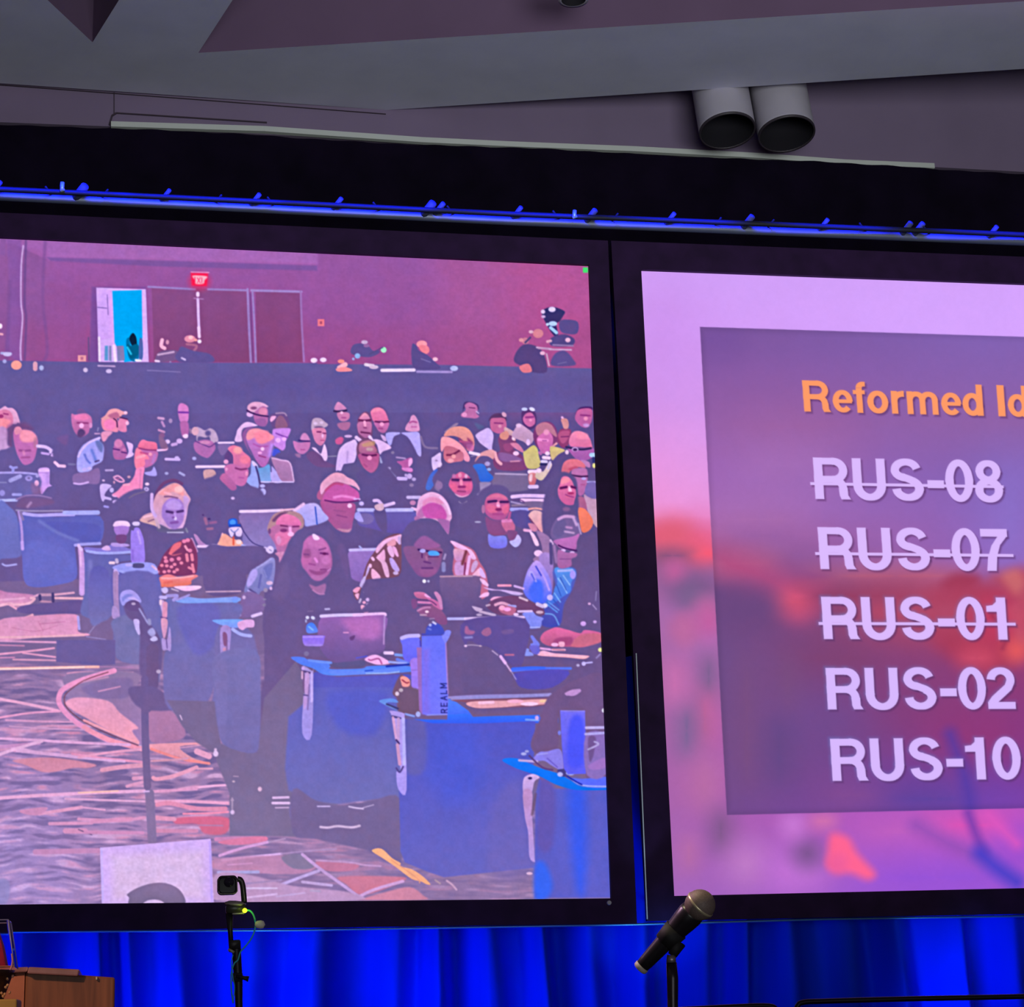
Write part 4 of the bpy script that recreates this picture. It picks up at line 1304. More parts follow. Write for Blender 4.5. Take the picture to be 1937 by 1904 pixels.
ART_MIDDLE = '''
@ H
o pictured_person
p -:s5 60,700 100,560 400,260 700,200 860,600 960,800 1300,800 1340,880 1100,950 960,1100 880,1300 700,1300 700,900 500,640 300,640
l 94808c:a.5:s3:n 14 480,310 560,260 700,220
p dca0c4/e4b4b0:s3 840,700 640,640 650,590 700,545 790,515 850,540 900,600 900,740
l 9c6c98:n 20 750,640 830,610
l f0b8d4:n 30 690,580 800,550
l 744880:s3 46 845,420 860,260 960,110 1110,60 1220,110
p e4a0b4/d8a8e4 800,500 850,280 960,170 1110,98 1220,140 1300,250 1345,330 1310,420 1290,560 1250,700 1190,740 900,740 850,640
l d4acf0 46 800,260 800,460 850,560
p f49cac:s4:n 900,250 1000,170 1140,110 1230,190 1240,280 1100,220 980,270
e ffbcc8:n:s4 1180 190 64 50
l ffb0cc:n:s3 34 985,235 1060,260
p cca0e4:s4:n 1250,280 1330,330 1300,420 1280,560 1240,480
p b084e0/a47cd0:s4 940,560 950,420 1040,320 1150,310 1230,370 1255,480 1245,620 1180,720 1110,750 1030,710 970,620
p c49cf0:s5:n 1000,380 1120,330 1220,400 1180,470 1030,460
l 8c5c90:n:s3 22 980,290 1060,290 1160,310
l 5c3c84:n:s3 36 1010,500 1090,515
l 5c3c84:n:s3 34 1160,505 1235,492
l c49cf4:n:s3 24 1120,530 1130,570
e dcc0ff:n 1130 598 20 24
e 8858b0:n:s3 1100 585 20 14
l 8c58b0:n:s4 34 1070,660 1160,650
p 6c6090:s4 890,680 1000,720 1100,770 1240,740 1300,790 900,790
l bcb0e0 18 1020,795 1240,795
l 8880a8:n 24 1280,740 1300,790
l d0a8c8:n:s4 40 860,620 900,720
o pictured_person
p -:s5 1360,420 1420,320 1580,270 1760,300 1900,480 1880,700 1780,860 1700,980 1500,980 1400,860
p 705292:s5 1450,450 1600,380 1760,450 1760,700 1680,860 1560,860 1470,700
l a0689c:n:s4 44 1550,600 1570,670
l 986098:n:s4 34 1620,660 1700,650
l a46c9c:n:s4 36 1585,745 1650,740
e 482c70:n:s3 1520 550 10 10
e 482c70:n:s4 1605 605 18 12
p c48ccc/b484c8 1390,830 1430,830 1500,920 1580,985 1500,1010 1450,960
l c890cc 40 1360,890 1430,1060
p f4acc8/ffb4c4 1790,800 1830,840 1940,900 2040,940 2060,1000 1940,1000 1730,980 1760,900
l e8c0ff 36 1450,992 1600,990 1750,985
e f0d0ff:n 1670 985 60 26
l f07870:n:s3 24 1890,960 1937,960
p 843c6c:s3 850,1350 900,1250 960,1120 1060,1000 1200,910 1340,880 1400,980 1440,1100 1440,1280 1400,1390 1200,1410 1000,1400 880,1390
p e87088:s3:n 1050,1060 1110,960 1210,930 1200,1000 1140,1050 1080,1110 1220,1090 1110,1120 1040,1100
d e880b0 32 1255,920 1305,905 1080,1180 1180,1165 1000,1200 1335,1050
d ec84ac 26 990,1150 940,1260 1010,1265 1075,1280 1120,1245 1155,1320 1115,1350 1040,1340 975,1350 1215,1225 885,1350
l ec84a8 44 1290,1110 1300,1190
l ec84a8 44 1360,1110 1370,1180
l ec84a8 40 1370,1250 1390,1350
l ec84a8 34 1320,1290 1360,1310
l f094b8 34 1270,990 1300,1040
p f88898/e8786c:s3 875,1490 920,1420 1040,1385 1200,1430 1380,1390 1450,1410 1360,1470 1340,1530 1150,1560 900,1560
l ffa8b8:n:s3 26 940,1440 1100,1440 1380,1410
l e06060:a.6:n:s4 30 980,1500 1080,1490
e f0d8ff 1530 1740 4 4
o pictured_papers
p ffccff/f8bcf4 1120,1555 1460,1545 1485,1580 1400,1610 1280,1622 1190,1600
l d8c0ff 48 900,1600 1000,1610
e d0b8ff 985 1610 42 44
l c8a8d0 22 1080,1590 1170,1620
@ I
o pictured_bottle
p 2c5cd8 245,1060 350,1050 360,1150 250,1160
e 4c90ff 300 1100 44 40
l 2850c8 34 260,1150 400,1140
p e0c4ff 250,1180 420,1175 420,1290 350,1290 330,1230 300,1300 265,1290
l 7078c0:n 12 270,1200 320,1240 380,1190
p f8a8a0:s3 170,1260 300,1330 430,1370 420,1430 250,1440 100,1420
l e05c50:n:s3 26 310,1310 310,1410
e ffccd8 385 1375 40 34
l b8b0f0 30 430,1420 640,1440
@ O
o pictured_laptop
p 8c70b4/9080c8:s3 120,75 640,70 900,100 700,560 380,545 160,520 140,330
l e8c8ff 42 110,52 400,48 700,36
l f0b4d8:n 26 680,34 860,20
l 504488:n 16 110,230 160,340 280,490 430,550
e d8c0ff 458 588 38 36
e d8c0ff 530 592 52 54
l 8078b0:n 10 520,590 550,610
o pictured_laptop
p -:s3 -70,545 420,548 460,700 420,850 200,900 160,1180 -370,1200 -370,560
l c8a0c8 20 -370,1184 110,1176
o pictured_person
p c8b4ff/a8a4f8:s3 860,60 1000,-40 1180,-60 1280,60 1350,160 1180,240 1030,262 1000,150
l e8bcf4:n:s3 44 870,40 1000,-50
l 3c58cc:n 18 1165,-10 1190,230
o pictured_person
p b8889c:s3 490,310 520,190 600,80 760,45 900,60 990,130 1000,260 900,320 560,330
p 7c4c80:n:s4 560,170 660,80 780,60 700,110 640,150 590,200
p f080bc/e070b4:s3 620,180 700,100 800,95 920,150 970,240 900,260 640,260
p c070ac/b46ca8:s4 510,340 620,240 940,270 900,340 800,460 750,600 700,760 640,660 600,520 540,420
p e078b4:s5:n 600,380 740,320 820,400 740,520 640,520
l 803070:n:s3 22 680,250 770,262
l 803070:n:s3 22 850,265 930,262
e 8c3c80:n:s4 720 320 50 26
l ffa4e8:n:s3 42 810,290 812,340
e ffb4ec:n 820 372 46 32
e 80508c 520 330 20 40
e e090cc:n:s4 650 460 34 60
p d088bc:s3 600,640 730,620 700,700 660,770 650,700
p 9490d8/7c78bc:s3 170,1200 200,1040 250,900 330,840 430,780 550,700 600,760 590,980 560,1100 500,1150 400,1180 340,1250
p b4a0f0:n:s4 200,1050 260,900 330,860 350,940 300,1040 220,1120
l a8a0e8:n:s3 24 340,850 440,790 540,720
p 7474c0:n:s4 430,850 560,780 540,960 480,1000
l 8c88d0:n:s3 16 440,880 480,980
l 6c68b4:n:s4 30 400,950 370,1120
l 5c4c90:n:s3 24 240,1150 330,1210
l b4a4f0:n 24 220,1170 340,1245
e d8b0e0:n 520 1060 46 28
e d8b0e8:n 540 1135 20 24
e a08cb8:n 465 1160 30 30
p 8468a8:s3 130,1230 240,1180 400,1240 460,1330 420,1470 300,1530 100,1540 110,1350
e c8a8e0:n 160 1262 24 26
e b498cc:n 105 1440 26 22
e c4a8f0:n 85 1512 36 22
l dcbcff 44 280,1528 400,1490
e 8c7ca8 450 1370 30 22
e 8c7ca8 450 1290 24 12
@ Q
o pictured_laptop
p 9c78cc/8c68b8:s3 10,600 400,600 330,740 250,880 220,1040 60,1010 20,900
l c4b4ff 40 15,596 390,586
l a8a8f0 26 150,545 175,570
o pictured_person
p 80506c:s2 60,1180 150,1120 250,800 380,590 520,420 730,370 740,560 720,960 480,1010 250,1010 180,1120 140,1280 100,1290
p f4b4e8/e4a8dc 375,600 420,520 520,440 640,400 735,375 735,420 700,500 640,460 530,500 470,560 400,640
p e89cbc:n:s3 540,500 640,440 660,520 560,550
l c8a4e0:n 40 710,420 715,500
p eca8dc 390,700 440,640 500,590 510,740 450,760
p ecb0e8 540,560 600,540 640,660 610,700 560,640
p eca8e4 610,550 660,560 700,670 680,690 640,640
p c8a4f4/c0a0ec 570,720 620,715 700,840 710,890 660,900 600,830
p e8acdc 380,700 440,720 530,780 570,960 520,970 480,860 450,770
p f4b0e0 315,880 350,865 440,960 430,1000 330,1000
l f4b8f0 40 330,710 345,730
l f4b8f0 44 300,810 300,825
p ccaaf0 230,980 270,820 290,860 250,960
p c0a8e8 150,1090 210,970 240,990 190,1120
p f4a0d0 55,1170 110,1120 160,1130 110,1200
p f0acdc 85,1225 140,1205 135,1270 120,1285
l b8a0d0 30 150,1330 165,1290
l b8a0d0 34 215,1180 330,1155
e d0a8e8 272 1295 36 26
e dcb4f0 275 1368 32 32
e e8a0d0 215 1335 24 20
p f8a8d4 165,1390 200,1370 270,1420 280,1460 240,1490 190,1460
e c8a8e0 660 920 38 26
o pictured_person
p -:s4 180,1150 300,1010 700,960 760,700 960,1000 1330,1000 1400,1500 1380,1714 180,1714 320,1480 140,1480 290,1300
p -:s4 740,420 800,280 880,200 1050,150 1200,170 1330,300 1430,520 1400,700 1330,1000 900,960 780,720
p 8c5c94/8c5494:s4 770,560 920,540 1290,560 1310,700 1270,860 1180,960 1060,980 960,940 860,800 800,700
p 9c60a4:s5:n 920,540 1000,420 1090,400 1200,470 1290,540 1120,580
p 985a98:s6:n 1000,860 1200,840 1240,900 1150,960 1030,950
l 402468:n:s3 26 980,590 1100,610 1300,630
e b8a8f8:n:s2 1040 608 42 28
p 58a0ff:n:s2 1115,630 1150,605 1230,610 1272,640 1262,672 1140,672
l 502c74:n 12 1120,690 1260,690
l 602c74:n:s3 20 1030,650 1030,700
l b070a8:n:s4 30 1090,690 1100,730
l 6c3880:n:s3 22 1060,760 1150,780
l 6c3c80:n:s3 26 1030,850 1180,850
l a890c8:n:s3 30 1360,660 1340,720
l 9088c8:n:s3 56 1335,790 1335,880
e f0e4ff 1062 1035 26 26
e b0a8d8 1120 1035 18 18
o pictured_person
p c46c94:s3 1430,480 1600,520 1760,600 1840,760 1930,920 1960,1200 1850,1280 1840,980 1480,960 1490,580
p e8a4c8/d090d0:s3 1480,580 1640,610 1650,700 1600,740 1500,740
p d098d8:s3 1500,770 1620,780 1620,940 1500,940
l 84445c:n:s4 40 1650,620 1600,790
l 903c70:n:s3 26 1640,780 1630,940
p f0b4f0 1430,470 1500,480 1660,560 1670,590 1600,590 1500,550
p f0b8f0 1660,580 1730,600 1790,700 1780,730 1730,720 1700,650
l ecb0f0 44 1700,690 1660,930
p ccA0d8 1790,740 1820,790 1760,900 1720,900 1740,790
p f0b4e0 1740,960 1800,880 1840,860 1850,960
p dcb0f4 1840,840 1890,880 1930,980 1900,990 1850,950
p e4b8f8 1850,1020 1900,1010 1960,1080 1950,1110 1870,1060
o pictured_laptop
p 7c6094/62508c:s3 1290,985 1500,980 1850,970 1850,1200 1900,1400 1937,1540 1380,1540 1300,1200
l bc90b4 24 1290,970 1500,965 1735,962
l b8b0ff 38 1400,1565 1937,1560
@ R
p e8b4e8:n 200,240 250,260 320,330 270,330 210,280
o pictured_person
l ff9cc8 30 450,338 615,338
p d8a8ec/c4acec 250,360 400,390 560,400 780,440 740,470 640,460 480,410 330,400
l d0a8f0 30 670,345 790,380
p f4b4ec 190,490 250,440 320,430 310,480 220,500
p f8a8dc 340,530 400,490 540,495 555,520 420,525 370,550
p 744878:s3 300,640 360,540 560,480 740,490 900,560 1060,660 1060,740 900,700 700,720 480,740
l dc9cc4:n 40 410,600 500,575 600,610
l a8a0f0:n 34 590,615 680,620
p b86894:s3 450,640 560,610 690,650 640,740 500,710
e ffa4d0:n 500 640 40 34
e f0a0e4:n 570 660 50 28
l d0b0d4 30 740,500 840,540
l d0b8f0 50 980,590 1050,620
e c8a4c8 1010 700 50 22
p c4a8d8 90,620 160,630 240,660 160,690
l c4a8d4 36 200,690 400,740
l c0a0c8 26 290,610 330,600
e b8a0d0 190 735 40 18
l d8b8f0 34 0,788 300,775 800,765
o pictured_table
p 8c90f8/8088f0 775,720 900,680 960,740 1060,780 1040,820 1010,910 810,910 820,780
l b0b0ff:n 16 810,905 1010,905
l d8b8f8 30 720,690 900,685
e e8c0ff 690 730 36 20
p 64509a/64529a:s3 0,810 820,790 810,1280 700,1480 500,1300 300,1170 0,1140
p a06498:s3 220,970 270,920 330,910 355,980 300,1025 240,1010
p 80609c:s4:a.6 500,950 640,930 650,980 520,1000
p a8649c:s4 0,900 30,890 60,940 130,960 100,1000 0,990
l 9088d0:s4 26 0,1045 90,1040
l b46898 24 545,1278 655,1278
l 3c68ff/5c70ff:s2 60 650,1480 900,1465 1080,1470
l 5c74f8 34 1100,1460 1430,1462
p 5c50c0/5c50b4:s4 680,1520 1400,1490 1180,1722 760,1722
o pictured_chair
p -:s4 0,1160 200,1150 380,1210 540,1380 700,1660 720,1800 700,2100 0,2100
p 6c5890:a.8:s4:n 0,1180 200,1170 380,1240 520,1400 680,1660 700,1800 0,1800
l b09cc8 12 0,1150 100,1145 220,1158
l b498cc 18 370,1225 440,1280
l e0b0f8 40 480,1300 545,1390
l c8a4e0 22 560,1410 620,1500
l a898d8 12 630,1510 690,1610
e e0b8e8 5 1158 20 14
e c8a8c8 205 1158 16 10
@ O
o pictured_person
p -:s5 870,380 1000,290 1180,250 1400,320 1540,500 1630,720 1650,1000 1700,1250 1750,1400 1740,1500 1240,1530 1210,1900 1150,2000 560,2000 430,1750 440,1480 490,1300 570,1150 600,950 700,700
p 785a98:a.5:s8:n 1480,560 1560,520 1640,800 1620,1000 1540,800
p 786098:a.5:s8:n 620,1000 760,760 800,1100 700,1300 560,1250
p c06cb6/b468ac:s4 1010,470 1100,390 1220,400 1330,490 1390,640 1402,800 1365,920 1290,995 1210,1032 1120,1000 1040,900 980,820 970,700 990,560
p c874bc:s6:n 1060,440 1200,410 1310,500 1340,600 1200,560 1080,540
e c46cb4:s6:n 1040 740 70 66
e cc78c4:s6:n 1320 740 64 60
p a05898:s6:n 1000,600 1090,580 1100,690 1010,700
l 8c4890:n:s3 22 1220,595 1310,570
l 7a3480:n:s3 26 1240,640 1340,650
e 70286c:n:s3 1295 648 26 18
l 86488c:n:s3 24 1010,655 1070,660
l e488dc:n:s3 34 1160,715 1190,760
l 9c4c98:n:s4 22 1080,790 1160,805
l b060a8:n:s4 20 1210,620 1220,760
p 9a5092:s4:n 1080,870 1180,895 1290,880 1370,850 1290,930 1200,950 1110,920
l 8c4488:n:s3 20 1240,872 1310,866
l c880c8:n:s3 18 1340,890 1375,860
p b870b4:s5:n 1110,960 1210,960 1300,940 1260,1010 1160,1015
p f0c8ff 1122,378 1165,373 1225,425 1200,455 1145,445
p a46ca8/a870ac:s4 1080,1080 1180,1110 1310,1070 1295,1200 1230,1225 1140,1170
l bc80bc:n:s3 16 1130,1160 1210,1210 1290,1215
l 8068a0:n 16 1060,1460 1130,1455
l a898cc 24 1310,1430 1360,1425
@ S
p -:s8 130,600 250,500 500,560 640,700 400,900 200,700
@ Y
p -:s10 430,-40 700,-60 760,200 640,350 640,900 700,1200 350,1200 380,700
'''
ART_FRONT = '''
@ M
o pictured_table
p 7478cc/7070c0:s4 -20,330 120,380 210,500 250,800 250,980 20,1010 -20,1000
l a8a0e8 22 30,1075 80,1095 200,1078
o pictured_table
p 6466c0/6c6cc8:s3 250,490 700,500 1222,490 1222,820 940,840 930,1000 930,1250 700,1330 430,1358 300,1290 270,1000
p 5f60be:n:s4 560,580 780,560 1200,600 1200,820 960,790
l 7478cc:n:s6 36 480,550 700,690 950,790
p 6c6eca:s10:n 350,800 800,900 900,1150 500,1300 320,1200
l a090c4 20 200,418 400,428 765,425
l b8a8ff 40 290,458 450,480 700,472 900,470
l acacff 54 790,450 1195,446
l b494e4 32 230,440 262,620 272,800
l c0a0f4 40 270,810 275,890
l 8c78b4:n 30 250,440 280,530
o pictured_table
p 6c68b8/7270b4:s4 1010,960 1120,950 1600,960 1600,1030 1380,1120 1370,1700 1000,1700 1030,1400
l 7c78c4:s8:n 50 1100,1050 1130,1600
p 8c7cdc:s2 1030,870 1240,880 1400,830 1560,880 1615,900 1615,930 1400,945 1100,945
l acacff 32 1060,915 1200,938 1400,940 1600,928
l a8a0f4 36 920,845 1000,835 1220,825
p dcb0f0 1240,890 1290,850 1330,855 1350,900 1300,910
p bc9cf0 1370,815 1560,830 1560,860 1380,860
l c494dc/d0a4ec 66 985,900 1000,1100 1000,1430
l d8b8f8:n 40 960,850 990,900
l e0b4ec:n:s3 20 980,920 990,1100
@ H
o pictured_cup
p b484e4/a878d0 275,700 470,700 440,830 300,830
p 784c8c 298,835 440,835 420,940 315,940
p f0c8ff 252,690 290,640 370,630 455,640 492,685 478,712 380,700 270,712
o pictured_bottle
p a484f8/a080f0 505,780 540,770 560,730 620,735 665,830 690,950 692,1225 520,1225 500,1000
l 8c6cdc:n:s5 24 530,1050 530,1180
l c4a4ff:n:s5 24 600,780 640,950
p dcc4ff 522,670 545,645 610,645 630,668 612,698 545,698
@ M
o pictured_table
p 6860b4/6460b4:s3 1380,1160 1900,1190 1937,1200 1937,1700 1440,1700
p a09cf8/a4a4ff 1375,1110 1540,1060 1850,1060 1925,1150 1890,1202 1580,1200 1440,1165
p 5c5490:n 1630,1070 1750,1070 1750,1120 1630,1120
l acacff:n 20 1460,1160 1600,1190 1880,1190
e bcacff:n 1575 1088 46 18
l e0b4ec:n 26 1860,1100 1910,1140
l ccb0ff 50 1410,1160 1430,1190
l f0c8e8 34 1345,1060 1390,1060
l c8b4e8 40 1425,1025 1430,1050
@ N
o pictured_table
p 6660b8/7c76b8:s5 -60,0 160,0 200,500 80,620 -60,620
p 7068b8/7874b0:s5 280,60 750,50 820,600 780,1350 620,1150 260,1060 230,580
l a888c4:s3 66 250,30 250,250 270,560
l b48cc8:n:s3 16 270,60 270,400
p b494d8 212,430 270,450 300,570 210,570
p 7876b4/7c74b0:s5 210,600 520,560 600,1100 280,1060 240,800
o pictured_microphone_stand
p 6c5894:s5 350,420 470,380 560,420 640,600 760,760 810,900 810,1180 720,1300 620,1300 540,1200 540,700 400,560
l 6c5a94 96 640,900 640,1679
l 70588c:s4 150 700,960 700,1380
p b0a0f8/a49cf0 300,320 330,250 420,225 500,265 560,350 555,385 520,370 480,350 410,365 360,415 325,410
p c8b0ff:s3:n 400,330 480,320 540,370 480,355
p 8888e0:s4:n 330,330 380,280 460,290 380,330 340,370
p 6a5290 360,420 400,370 480,355 540,390 540,480 420,480
e b8a0d0:n 468 398 26 16
p c8b4f8 468,600 505,582 540,605 540,680 550,760 525,772 490,700
l a49cdc:s3 20 540,460 600,560 640,630
l 9c94cc:s3 44 660,600 665,640
p a8a0e0:s3 640,740 700,690 740,760 690,800
p c4b8f4 670,830 730,790 765,835 710,858
e b8a4d0 775 1225 28 24
o pictured_floor_shadow
p 6a5892:s5 400,1440 620,1400 800,1450 1000,1679 560,1679
o pictured_table
p 7470b8/7c70b0:s5 860,350 1150,395 1750,385 1740,600 1500,700 1480,1300 1300,1679 900,1679 830,1300 850,1000 900,900
p 706ac0:n:s12 1000,450 1500,420 1450,900 1200,1000
p 8cA0f8/88a8ff 980,360 1100,310 1250,330 1400,330 1740,315 1740,375 1400,385 1100,390
l a898e8 40 880,300 1000,300 960,350
l a898e8:n 24 1000,350 1150,290
l c8b4ff 40 800,318 860,320
l cca4e0:s3 60 815,380 850,520
l d894bc/e098c8 60 855,400 850,545
l 6a4890:n 12 800,560 880,575
p dc9cc4/d098cc 805,585 880,590 880,700 850,815 825,780
p b498e0 815,820 880,830 905,680 925,760 925,965 880,960 825,960
l 7058a0:n 12 870,830 880,940
l f0c8e8:n 30 800,360 800,400
@ O
o pictured_laptop
p 8c98ff/78a4ff 0,1260 70,1260 70,1330 0,1330
@ N
o pictured_table
p 7a70b4/7c70b0:s6 1500,700 1937,780 1937,1679 1450,1679 1480,1300
l 8078c4:s10:n 60 1500,1380 1480,1679
p 7ca8ff/8cA0ff 1430,605 1500,590 1800,590 1840,640 1740,690 1620,680 1520,650
p e4acec 1740,630 1800,600 1860,590 1937,600 1937,680 1850,690 1800,720 1750,690
l b0b0ff 40 1680,710 1780,770 1900,790
p ac90dc/a48cd0:s2 1535,690 1655,700 1640,1000 1620,1430 1545,1410 1530,1000
p 8c5c90:n 1560,750 1610,770 1610,900 1570,900
l cc90c0:n:s3 40 1580,950 1580,1180
l 80609c:n:s3 12 1610,850 1600,1250
p b49ae8:n:s2 1545,1270 1620,1270 1618,1430 1545,1410
@ W
o pictured_floor_patch
q 7060a0:s3 470,572 960,572 960,775 830,785 470,755
o pictured_table
@ 0
q 7a6896/80709c:s4 316,1324 408,1326 418,1406 486,1424 500,1320 560,1250 640,1400 640,1520 560,1582 434,1580 434,1500 404,1424 372,1404 344,1372
p 7c74b6/7a70b0:s4 407,1240 484,1230 493,1300 491,1395 480,1424 428,1411 414,1385 405,1310
p 8478ba:a.6:s8:n 408,1260 430,1260 426,1400 412,1370
@ W
e d8b4e8 1795 1510 16 24
l d8b4e0 10 1500,1200 1515,1235
o pictured_microphone_stand
@ 0
l 8a74a4:s3 17 283,1500 288,1590
@ W
l 6a5896 62 1205,900 1210,1380 1228,1790
l d8b0e8 14 1200,1834 1240,1832
@ Y
o pictured_table
@ S
o pictured_table
p 5c5ac6/6c68bc:s4 400,860 700,900 1570,870 1500,1000 1420,1150 1300,1250 1350,1679 400,1679 380,1300
@ Y
q 6464c4/7470b8:s6 830,0 1580,0 1640,960 1400,960 1100,1000 900,980 660,880 630,700 660,250 780,150 860,60
p 5c60cc:s20:n 1000,50 1500,50 1400,400 1100,350
e 7a72bc:s6 760 1060 90 110
p 7a689c:s5 700,870 900,970 1150,1010 1400,960 1620,960 1625,1500 1350,1400 900,1300 700,1250
l d8b4e8 20 530,945 660,940
l e0bcf0 22 525,990 665,990
l c8a8d8 12 550,1030 660,1028
l c8b0e8 12 910,1018 1015,1018
l d0b8e8 14 1180,1020 1240,1032 1300,1038
l c0a8d8 8 1300,1030 1390,1005
l d0b4e0 20 935,1195 1000,1200 1080,1188 1200,1198 1270,1185
e d8b0d8 415 870 18 20
l b898c0 8 190,760 230,762
e c8a8c8 190 805 12 8
d d8b4e0 12 35,530 178,965
e e0c0f0 37 568 22 24
e d0b0e0 180 1068 18 20
l a890b8 16 178,950 178,1040
@ S
o pictured_table
p 5c7cf4/5c88ff:s2 130,670 200,655 290,665 340,690 480,700 620,720 630,760 600,800 700,810 1000,800 1100,770 1570,770 1600,840 1000,870 700,888 520,870 400,800 250,750
p 605890:s3:n 640,720 1000,700 1000,790 650,790
p 6888ff:s3:n 620,820 1000,825 1400,800 1400,850 700,880
l a0b8ff:n:s3 14 1050,860 1300,858 1450,840
l 3450c8:n 16 1040,830 1130,822
l 7090ff:n:s2 30 350,700 480,720 620,730
p ac98e4/a494ec:s2 262,780 390,830 405,850 385,1610 270,1590 285,1140 300,1100
l 604c8c:n 24 270,830 390,860
p 7a5c94:n 275,850 300,870 300,1080 280,1050
p c49ce0:n 305,870 355,870 345,1100 300,1095
l 584484:n 14 290,1125 345,1130
p c098e0:n:s3 285,1150 320,1140 335,1200 300,1300 285,1260
l 8c70b8:n:s3 16 355,1000 335,1300
l c8b0ff:n:s2 30 385,860 385,1200
e c4a0f0 280 800 20 20
l d8a8d8 22 268,840 268,920
o pictured_laptop
p 9c68b8/70589a:s3 500,180 800,175 1280,150 1270,400 1260,590 1000,690 780,720 620,710 470,500
p b870c0:s20:n 760,200 1200,180 1200,420 950,420
l d8c0ff 38 500,162 700,150 1000,145
l e8b8f8 34 900,148 1240,130 1285,145
l b48cd0:n 18 1275,160 1265,500
l d890d0:n 16 775,362 830,362
p 6c4484:s3 850,420 890,400 915,400 895,450 860,455
l b0a0d8 20 550,75 600,75
o pictured_bottle
e d8d0ff 333 178 22 20
e d0ccff 400 182 26 20 30
l a8a8e0 20 315,210 315,230
p 4c7cf4/6c88f4:s2 320,280 370,240 420,260 460,340 430,365 330,365
l 80b0ff:n 20 350,290 400,330
p 8c6cf4/a07cf0:s2 272,410 320,395 530,400 540,430 515,520 400,528 295,515
l ac8cff:n 22 285,415 520,412
l a488e8:n 14 300,512 515,515
e 8c80b0:a.6 320 620 30 30
o pictured_computer_mouse
l e8c4ff 40 1280,610 1370,612
l 7c98f4 34 1410,632 1490,640
l 6c80f0 40 1430,690 1560,735
o pictured_crumpled_napkin
p f0b0f0 1030,690 1110,640 1200,640 1330,715 1320,745 1200,755 1100,730
l b05ca0:n 18 1080,690 1110,700 1200,680 1240,740
l 5858d8 14 930,672 1060,650
l 98a4ff 26 1330,720 1540,740
l 2c3cb8 24 1300,775 1570,750
o pictured_cup
p 7474ff/6c68f8:s2 1480,440 1700,430 1700,700 1520,700 1490,520
l c0b0ff 46 1485,430 1560,405 1690,400
p a07cf4:s2 1590,700 1690,700 1690,1055 1610,1050 1600,850
l 9470d8:n 12 1600,820 1690,818
o pictured_purse
p 7c5878:s4 1380,1060 1440,920 1500,880 1640,1060 1720,1060 1720,1340 1450,1320 1440,1180 1380,1120
p 74587c:s5:n 1450,1080 1600,1040 1700,1080 1700,1320 1470,1320
p ff9ca0 1470,910 1520,895 1580,940 1575,1015 1500,1020 1480,980
l a04460:n 18 1490,940 1540,975 1570,970
e d8c0e0 1428 1108 24 26
e c0a8c0 1475 1065 26 22
o pictured_phone
p 6890f0/7890d8 1210,1195 1290,1170 1390,1170 1440,1215 1300,1220 1440,1320 1250,1230
l 44407c:n 20 1300,1235 1440,1290
@ U
o pictured_box
q 9c6cc0:s2 570,480 635,480 640,1300 600,1240
q 6c74ff/7878ff:s2 630,340 880,330 925,400 965,1300 700,1310 640,1290
q 8070f0:n:s14 640,500 720,500 720,1290 640,1280
l b084d8:n:s3 14 925,420 950,1040
p 8488ff 880,340 930,270 990,290 930,420 900,400
l 5048c0:n 20 614,400 618,460
l 4848c0:n:s3 20 640,320 860,320
l 9498ff:n 12 700,1303 960,1295
o pictured_lettering
l 34348c 13 934,972 862,972
l 34348c 13 862,972 912,947
l 34348c 13 912,947 862,922
l 34348c 13 862,922 934,922
l 34348c 13 936,1042 864,1042
l 34348c 13 936,1042 936,1008
l 34348c 13 938,1120 866,1098
l 34348c 13 866,1098 938,1076
l 34348c 13 913,1112 913,1084
l 34348c 13 940,1196 868,1196
l 34348c 13 940,1196 940,1160
l 34348c 13 904,1196 904,1164
l 34348c 13 868,1196 868,1160
l 34348c 13 943,1276 871,1276
l 34348c 13 871,1276 871,1246
l 34348c 13 871,1246 882,1236
l 34348c 13 882,1236 894,1236
l 34348c 13 894,1236 907,1246
l 34348c 13 907,1246 907,1276
l 34348c 13 907,1256 943,1234
o pictured_person
p 985c90/84508c:s3 580,20 700,-40 820,-20 900,60 940,140 930,200 840,190 760,120 640,90
@ Q
p d878b0/b86498 915,1200 970,1185 1060,1195 1120,1240 1150,1270 1100,1290 960,1270
l f0a4e4:n 34 1080,1230 1140,1275
l d480c0 34 980,1330 1150,1340
p d070b0:s2 1100,1260 1250,1320 1320,1400 1300,1440 1180,1370
p d48cc8 1200,1200 1240,1185 1300,1260 1320,1400 1290,1420 1250,1300
l c080b8 28 970,1450 1060,1410 1140,1405
p 84508c:s3:n 880,1300 950,1290 960,1400 900,1420
l 704080:n:s3 16 960,1300 1140,1310 1230,1370
l 704080:n:s3 16 980,1380 1150,1370
e ffd0f0 1100 1465 26 18
l b890b8 24 1010,1510 1090,1510
l a07cb0 18 1140,1565 1200,1560
@ U
o pictured_bottle
p 4850c4:s4 680,300 700,220 800,180 880,230 900,320 700,330
l c4b8f0 26 770,170 800,190
e a8a8f0 735 205 18 18
l 7078e0:n 24 715,250 740,260
o pictured_laptop
l 9c8cd8 26 960,1090 1300,1070 1937,1060
o pictured_table
q 5c84ff/3c64ff:s2 960,1100 1060,1150 1200,1250 1260,1330 2300,1330 2300,1400 1000,1410 940,1380 950,1200
@ Z
o pictured_table
q 5458cc/6c68c4:s4 480,240 1290,240 1270,700 1250,900 1280,1320 900,1360 620,1390 500,1350 330,1280 300,1200 290,760 330,700 330,230
p 6c64ac:a.7:s12:n 340,230 480,260 480,600 330,600
e 4c5ce0:a.6:s60:n 700 560 200 300
p 7668b8:a.5:s30:n 1000,800 1250,700 1270,1320 950,1350
